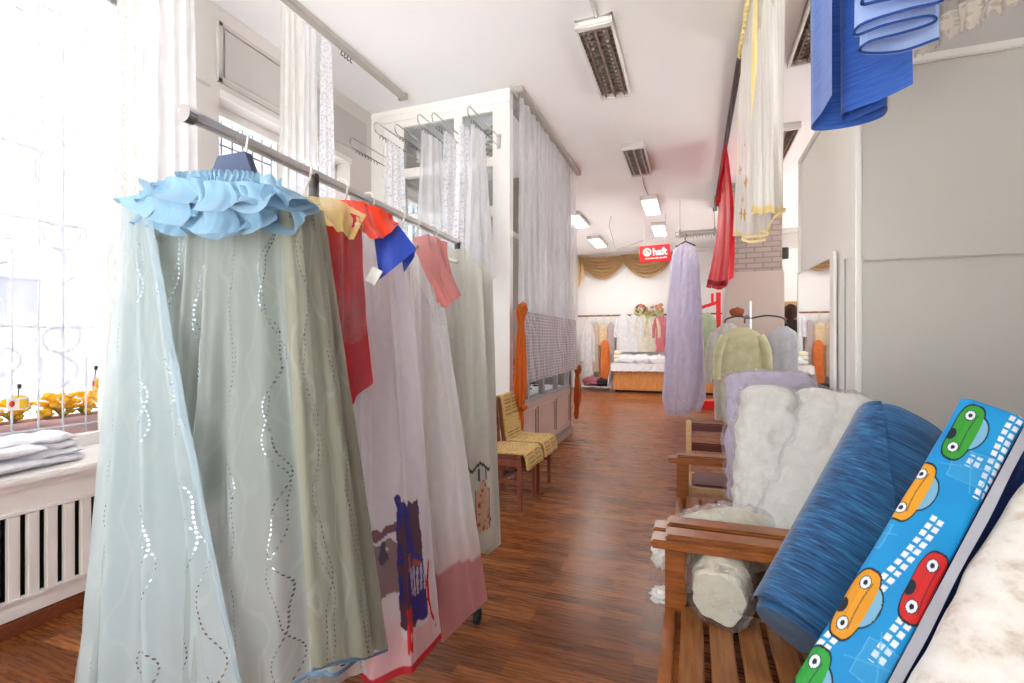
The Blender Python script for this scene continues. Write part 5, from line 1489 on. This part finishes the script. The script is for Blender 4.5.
# low shoe rack with a dark bag
sr = empty('shoe_rack', (U(596, 13.9), 13.9, 0), 'low grey metal shoe rack on the floor at the back left', 'shoe rack')
xa, xb = U(582, 13.9), U(612, 13.9)
for x in (xa, xb):
    m = MB()
    for y in (13.7, 14.1): m.tube([(x, y, 0), (x, y, .22)], .012, 6)
    m.build('side_frame', M['steel'], sr)
m = MB()
for k in range(7): m.tube([(xa, 13.7 + k * .066, .13), (xb, 13.7 + k * .066, .13)], .009, 6)
m.build('shelf', M['steel'], sr)
m = MB(); m.blob((U(592, 13.9), 13.88, .26), (.26, .16, .15), 3, .4, 3); m.build('hand_bag', fabric('dark_pink_bag', (142, 84, 92), 1, .0, var=.3), label='dusky pink bag lying on the low shoe rack', cat='bag')
m = MB(); m.blob((U(602, 13.9), 13.86, .24), (.20, .14, .12), 5, .4, 3); m.build('hand_bag', fabric('black_bag', (48, 40, 44), 1, .0, var=.3), label='dark bag slumped beside the pink one on the shoe rack', cat='bag')

# swags along the back wall
M['swag'] = fabric('bronze_swag_satin', (214, 182, 132), 1, .15, .45, .2, bumpy=.1, spec=.4)
def swag(label, u0, u1, vt, vb, seed, tail=None):
    t = empty('swag_drape', (U((u0 + u1) / 2), YB - .1, 3.3), label, 'drape', 'swags on the back wall')
    y = YB - .14; A, B = U(u0, y), U(u1, y); zt, zb = V(vt, 630, y), V(vb, 630, y)
    nu, nv = 70, 70; vs, fs = [], []
    for j in range(nv + 1):
        q = j / nv
        for i in range(nu + 1):
            s = i / nu; sag = 1 - abs(2 * s - 1) ** 2.1
            squeeze = .30 + .70 * (sag ** .45)
            z = zt - .04 - q * (zt - zb) * (.18 * (1 - sag) + sag * (.10 + .90)) * squeeze ** .4 + (.0)
            d = .085 * math.sin(q * 2 * PI * 6.5 + .4 * seed) * (.35 + .65 * sag) + .05 * sag
            vs.append((A + (B - A) * s, y - d, z))
    for j in range(nv):
        for i in range(nu): a = j * (nu + 1) + i; fs.append((a, a + nu + 1, a + nu + 2, a + 1))
    m = MB(); m.add(vs, fs); m.build('swag', M['swag'], t)
    if tail: cloth('tail', [(U(tail[0], y), y - .02, zt), (U(tail[1], y), y - .02, zt)], [(U(tail[0] + 1, y), y - .05, V(tail[2], 585, y)), (U(tail[1], y), y - .05, V(tail[2] - 26, 590, y))], M['swag'], t, 3, .04, .06, nu=40, nv=20, seed=2)
swag('left bronze satin swag with a hanging tail on the back wall', 580, 626, 254, 277, 1, (577, 589, 290))
swag('right bronze satin swag on the back wall behind the red sign', 620, 675, 253, 277, 2)
m = MB(); m.span((U(576, YB), YB - .12, min(CEIL - .06, V(254, 630, YB))), (U(720, YB), YB - .002, min(CEIL - .002, V(252, 630, YB) + .02))); m.build('pelmet_board', M['white'], smooth=False, label='thin white pelmet board above the bronze swags', cat='pelmet')

# red sign
sg_ = empty('hanging_sign', px(655, 254, 10), 'red rectangular sign with white lettering hanging from the ceiling', 'sign')
p = px(655, 253.5, 10); RW = Matrix.Rotation(YAW * .35, 3, 'Z') @ Matrix.Rotation(math.radians(-2.5), 3, 'Y')
W_, H_ = .60, .335
M['sign_red'] = paint_mat('red_sign_paint', (232, 26, 30), .35, .03, 4); M['sign_white'] = paint_mat('white_lettering', (250, 232, 232), .5)
m = MB(); m.box(p, (W_, .03, H_), RW, .006); m.build('board', M['sign_red'], sg_)
def flat(pts, dx, dz, th=.004):
    vs = [p + RW @ Vector((x + dx, -.016, z + dz)) for x, z in pts] + [p + RW @ Vector((x + dx, -.016 - th, z + dz)) for x, z in pts]
    n = len(pts); return vs, [tuple(range(n)), tuple(range(2 * n - 1, n - 1, -1))] + [(i, (i + 1) % n, n + (i + 1) % n, n + i) for i in range(n)]
def letters(name, body, size, x, z, sx):
    cu = bpy.data.curves.new(name + '_outline', 'FONT'); cu.body = body; cu.size = size; cu.extrude = .003; cu.offset = .005; cu.align_x = 'CENTER'; cu.resolution_u = 4
    tmp = bpy.data.objects.new(name + '_outline', cu); COL.objects.link(tmp)
    bpy.context.view_layer.update()
    me = bpy.data.meshes.new_from_object(tmp.evaluated_get(bpy.context.evaluated_depsgraph_get()))
    bpy.data.objects.remove(tmp); bpy.data.curves.remove(cu)
    ML = Matrix.Translation(p + RW @ Vector((x, -.018, z))) @ RW.to_4x4() @ Matrix.Rotation(PI / 2, 4, 'X') @ Matrix.Diagonal((sx, 1, 1, 1))
    m = MB(); m.add([ML @ v.co for v in me.vertices], [tuple(f.vertices) for f in me.polygons])
    m.build(name, M['sign_white'], sg_, smooth=False); bpy.data.meshes.remove(me)
letters('lettering', 'haft', .205, .095, -.035, .92)
letters('emblem_letter', 'h', .12, -.155, -.005, 1)
m = MB()
for r in (.078, .06):
    m.tube([p + RW @ Vector((-.155 + r * math.cos(k * PI / 16), -.018, .035 + r * math.sin(k * PI / 16))) for k in range(32)], .006, 6, closed=True)
m.build('emblem', M['sign_white'], sg_)
m = MB(); rnd = random.Random(3); x = -.20
while x < .21:
    w = rnd.uniform(.012, .026); h = rnd.uniform(.016, .03)
    v_, f_ = flat([(0, 0), (w, 0), (w * .8, h), (w * .1, h)], x, -.108); m.add(v_, f_); x += w + .007
m.build('small_lettering', M['sign_white'], sg_, smooth=False)
m = MB(); m.tube([p + RW @ Vector((-.18, 0, H_ / 2)), p + RW @ Vector((-.20, 0, H_ / 2 + .3)), Vector((p.x - .2, p.y, CEIL))], .004, 5); m.tube([p + RW @ Vector((.2, 0, H_ / 2)), Vector((p.x + .2, p.y, CEIL))], .004, 5); m.build('hanging_wire', M['grey_cable'], sg_)

# lilac curtain on a chrome sample rail
ra_ = empty('sample_rail', px(694, 234, 8.8), 'bundle of chrome sample rails hanging below the ceiling beside the red curtain', 'curtain rail')
xa, xb, yy = px(675, 234, 8.8).x, RR + .02, px(690, 234, 8.8).y
m = MB()
for k in range(4): m.tube([(xa, yy + k * .07, 3.38 - .035 * (k % 2)), (xb, yy + k * .05, 3.38 - .035 * (k % 2))], .018, 8)
m.build('tube', M['sample_rail'], ra_)
for x in (xa + .08, xb - .06):
    m = MB(); m.tube([(x, yy + .1, CEIL), (x, yy + .1, 3.36)], .008, 6); m.span((x - .015, yy - .03, 3.33), (x + .015, yy + .26, 3.42)); m.build('bracket', M['rail'], ra_)
m = MB(); m.tube(arc((0, 0, 0), .028, -1, 4, 8, (0, 1, 0)), .006, 5)
many(ra_, 'hook', M['rail'], m, [(xa + .03 + (xb - xa - .06) * k / 26, yy + .05 * (k % 3), 3.31 - .02 * (k % 2)) for k in range(26)])
lp = empty('lilac_curtain', px(685, 330, 8.8), 'long lilac organza curtain on a hanger reaching nearly to the floor', 'curtain')
def col_rings(rows):
    rings = []
    for (u0, u1, v, d) in rows:
        p0, p1 = px(u0, v, d), px(u1, v, d); c = (p0 + p1) / 2; a = (p1 - p0) / 2; a.z = 0
        rings.append((c, a, Vector((0, .12, 0))))
    return rings
def dense(rows, n=40):
    out = []
    for i in range(n + 1):
        q = i / n * (len(rows) - 1); k = min(int(q), len(rows) - 2); f = q - k
        out.append(tuple(rows[k][j] * (1 - f) + rows[k + 1][j] * f for j in range(4)))
    return out
loft('main_panel', col_rings(dense([(681, 690, 245, 8.8), (675, 696, 250, 8.8), (672, 698, 262, 8.8), (668, 701, 320, 8.8), (666, 701, 370, 8.8), (664, 697, 400, 8.8), (667, 688, 414, 8.8)])), M['lilac'], lp, 90, 2, .02, 5, 5, pleat=13, pamp=.12, caps=False)
loft('side_panel', col_rings(dense([(686, 694, 260, 8.95), (687, 701, 300, 8.95), (688, 704, 370, 8.95), (691, 705, 398, 8.95), (694, 701, 411, 8.95)])), M['lilac'], lp, 60, 2, .02, 5, 6, pleat=7, pamp=.12, caps=False)
m = MB(); hp = px(685.5, 243, 8.8); m.tube([hp + Vector((-.17, 0, -.06)), hp + Vector((0, 0, .03)), hp + Vector((.17, 0, -.06))], .014, 7); m.tube([hp + Vector((0, 0, .03)), hp + Vector((0, 0, .10)), hp + Vector((.03, 0, .13)), hp + Vector((0, 0, .17))], .007, 6); m.build('hanger', M['darksteel'], lp)

# red stand with a pale green dress
rs = empty('red_stand', px_z(713, 409, 0), 'red metal display stand with a heavy base beyond the lilac curtain', 'stand')
bp = px_z(713, 410, 0); M['red_metal'] = paint_mat('red_stand_paint', (216, 34, 36), .4)
sx = px(718, 300, 10.3)
m = MB(); m.box((bp.x, bp.y + .2, .09), (.44, .44, .18), None, .01); m.build('base', M['red_metal'], rs)
m = MB(); m.span((sx.x - .04, bp.y + .22, .18), (sx.x + .05, bp.y + .30, 2.42), .005); m.build('upright', M['red_metal'], rs)
m = MB(); m.beam((sx.x - .42, bp.y + .16, 2.08), (sx.x, bp.y + .25, 2.22), .05, .07); m.span((sx.x - .14, bp.y + .2, 2.2), (sx.x - .09, bp.y + .25, 2.4)); m.build('arm', M['red_metal'], rs)
garment('garment', 'pale green flowered dress hanging on the red stand', sx.x - .22, bp.y + .17, 2.0, .82, .36, (170, 186, 156), sleeves=False, group='garments on stands', rail_z=2.10)
# chrome garment stand with three items in front of the pillar
cs = empty('garment_stand', (0, 0, 0), 'chrome garment stand with curved arms in front of the pillar', 'garment stand')
cp = px(750, 341.5, 7.3); cs.location = (cp.x, cp.y, 0)
m = MB(); m.tube([(cp.x, cp.y, .03), (cp.x, cp.y, 2.0)], .022, 10); m.build('post', M['chrome'], cs)
m = MB()
for a in range(4): m.tube([(cp.x, cp.y, .06), (cp.x + .34 * math.cos(a * PI / 2 + .4), cp.y + .34 * math.sin(a * PI / 2 + .4), .02)], .016, 8)
m.build('foot', M['chrome'], cs)
for e in ((.42, -.1, -.06), (-.32, .05, .02), (-.1, -.35, -.05)):
    m = MB(); m.tube(resample([(cp.x, cp.y, 1.74), (cp.x + e[0] * .5, cp.y + e[1] * .5, 1.78), (cp.x + e[0], cp.y + e[1], 1.74), (cp.x + e[0] * 1.08, cp.y + e[1] * 1.08, 1.66)], 14, True), .012, 8); m.build('arm', M['darksteel'], cs)
garment('garment', 'grey patterned blouse with dark collar on the left arm of the chrome stand', cp.x - .30, cp.y + .05, 1.68, .2, .46, (216, 215, 210), group='garments on stands', flare=.8, rail_z=1.76)
garment('garment', 'pale olive organza dress on the front arm of the chrome stand', cp.x - .14, cp.y - .38, 1.60, .4, .56, (224, 227, 190), group='garments on stands', flare=1.0, rail_z=1.68)
garment('garment', 'silvery blue grey dress on the right arm of the chrome stand', cp.x + .42, cp.y - .10, 1.62, .4, .42, (206, 214, 222), sleeves=False, group='garments on stands', flare=1.0, rail_z=1.72)
m = MB(); q = px(737, 312, 7.4); m.blob(q, (.10, .05, .07), 3, .3, 3); m.build('brown_scarf', fabric('brown_scarf', (166, 96, 66), 1, .1), label='rust brown scarf bunched on top of the grey patterned blouse', cat='scarf')
# dark coat form with a gold hat by the brown panel
mp = px(790.5, 341.5, 9.6)
t = empty('coat_form', (mp.x, mp.y, 0), 'dark coat on a dress form against the brown panelled wall', 'dress form')
loft('coat', [(Vector((mp.x, mp.y, z)), Vector((w, 0, 0)), Vector((0, .12, 0))) for z, w in ((1.02, .22), (1.25, .2), (1.45, .17), (1.62, .2), (1.76, .2), (1.83, .09))], fabric('dark_coat', (44, 32, 32), 1, 0), t, 36, 2.2, .012, 6, 3)
m = MB(); m.tube([(mp.x, mp.y, 0.03), (mp.x, mp.y, 1.04)], .025, 8); m.lathe((mp.x, mp.y, 0), [(.18, 0), (.18, .025), (.03, .04)], 18); m.build('stand', M['darksteel'], t)
m = MB(); m.blob((mp.x, mp.y, 1.98), (.12, .13, .16), 4, .15, 3); m.tube([(mp.x, mp.y, 1.8), (mp.x, mp.y, 1.9)], .05, 10); m.build('head', fabric('dark_brown_form', (56, 36, 30), 1, 0), t)
m = MB(); m.lathe((mp.x - .0, mp.y - .17, 1.36), [(.20, .0), (.21, .015), (.13, .03), (.12, .13), (.10, .17), (.04, .185)], 28); m.build('straw_hat', fabric('gold_straw', (204, 160, 84), 1, .1, var=.2), label='gold brimmed hat hanging in front of the dark coat', cat='hat')

# small pieces belong to the part they sit on
NEST = {'ruffled_curtain': {'hem_piping': 'panel', 'side_piping': 'side_fold', 'gathered_heading': 'upper_ruffle'}, 'price_tag': {'yellow_patch': 'card', 'red_mark': 'card'},
        'hanging_sign': {'lettering': 'board', 'emblem': 'board', 'small_lettering': 'board', 'emblem_letter': 'emblem_board'}, 'curtain_rail': {'hook': 'rail'}, 'curtain_sample_display': {'ring': 'rod'},
        'red_curtain': {'lace_hem': 'drape'}, 'blue_curtain': {'hem': 'drape'}, 'bagged_curtain': {'label_card': 'plastic_cover'}}
kind_of = lambda o: o.name.split('.')[0]
for top in [o for o in bpy.data.objects if o.parent is None and kind_of(o) in NEST]:
    kids = [o for o in bpy.data.objects if o.parent == top]
    rule = NEST[kind_of(top)]
    for k in kids:
        want = rule.get(kind_of(k))
        if want == 'emblem_board': want = 'board'
        host = [q for q in kids if kind_of(q) == want]
        if host and host[0].location.length < 1e-6: k.parent = host[0]
# ================================================================== daylight, sky and camera
w = bpy.data.worlds.new('sky'); SC.world = w; w.use_nodes = True
nt = w.node_tree; bg = nt.nodes['Background']
bg.inputs[0].default_value = (.92, .97, 1.0, 1); bg.inputs[1].default_value = WORLD_STRENGTH
sl = bpy.data.lights.new('sun', 'SUN'); sl.energy = SUN_E; sl.angle = math.radians(2); sl.color = (1, .97, .92)
so = bpy.data.objects.new('sun', sl); COL.objects.link(so); so.location = (10, 10, 20)
so.rotation_euler = Vector((-.10, -.06, -1)).to_track_quat('-Z', 'Y').to_euler()
def portal(loc, rot, sx, sy):
    l = bpy.data.lights.new('window_portal', 'AREA'); l.shape = 'RECTANGLE'; l.size = sx; l.size_y = sy; l.cycles.is_portal = True
    o = bpy.data.objects.new('window_portal', l); COL.objects.link(o); o.location = loc; o.rotation_euler = rot
for (a, b, s, h) in WIN: portal((LX - .42, (a + b) / 2, (s + h) / 2), (0, -PI / 2, 0), h - s, b - a)
for (a, b, s, h) in FILL_WINR: portal((XR + .23, (a + b) / 2, (s + h) / 2), (0, PI / 2, 0), h - s, b - a)
for (a, b, s, h) in FILL_SFW: portal(((a + b) / 2, YF - .22, (s + h) / 2), (PI / 2, 0, 0), b - a, h - s)
def lampl(x, y, e, s=.9):
    l = bpy.data.lights.new('tube_light', 'AREA'); l.shape = 'RECTANGLE'; l.size = .25; l.size_y = s; l.energy = e; l.color = (1, .97, .93)
    o = bpy.data.objects.new('tube_light', l); COL.objects.link(o); o.location = (x, y, CEIL - .085)
for (x, y) in ((-.74, 9.6), (-.72, 11.7), (-2.3, 10.2), (-2.3, 12.6)): lampl(x, y, LAMP_W)
cam = bpy.data.cameras.new('camera'); co = bpy.data.objects.new('camera', cam); COL.objects.link(co)
cam.sensor_width = 36; cam.lens = 36 * FOC / 1024; cam.clip_start = .02; cam.clip_end = 200
co.location = (0, 0, EYE); co.rotation_euler = (PI / 2, 0, YAW)
SC.camera = co
vs_ = SC.view_settings
SC.display_settings.display_device = 'sRGB'
vs_.view_transform = 'Standard'; vs_.look = 'None'; vs_.gamma = 1; vs_.use_curve_mapping = False; vs_.exposure = EXPO
cy = SC.cycles
cy.transparent_max_bounces = 24; cy.max_bounces = 10; cy.diffuse_bounces = 6; cy.transmission_bounces = 8; cy.glossy_bounces = 4
cy.caustics_reflective = False; cy.caustics_refractive = False
cy.sample_clamp_indirect = 8
cy.use_denoising = True
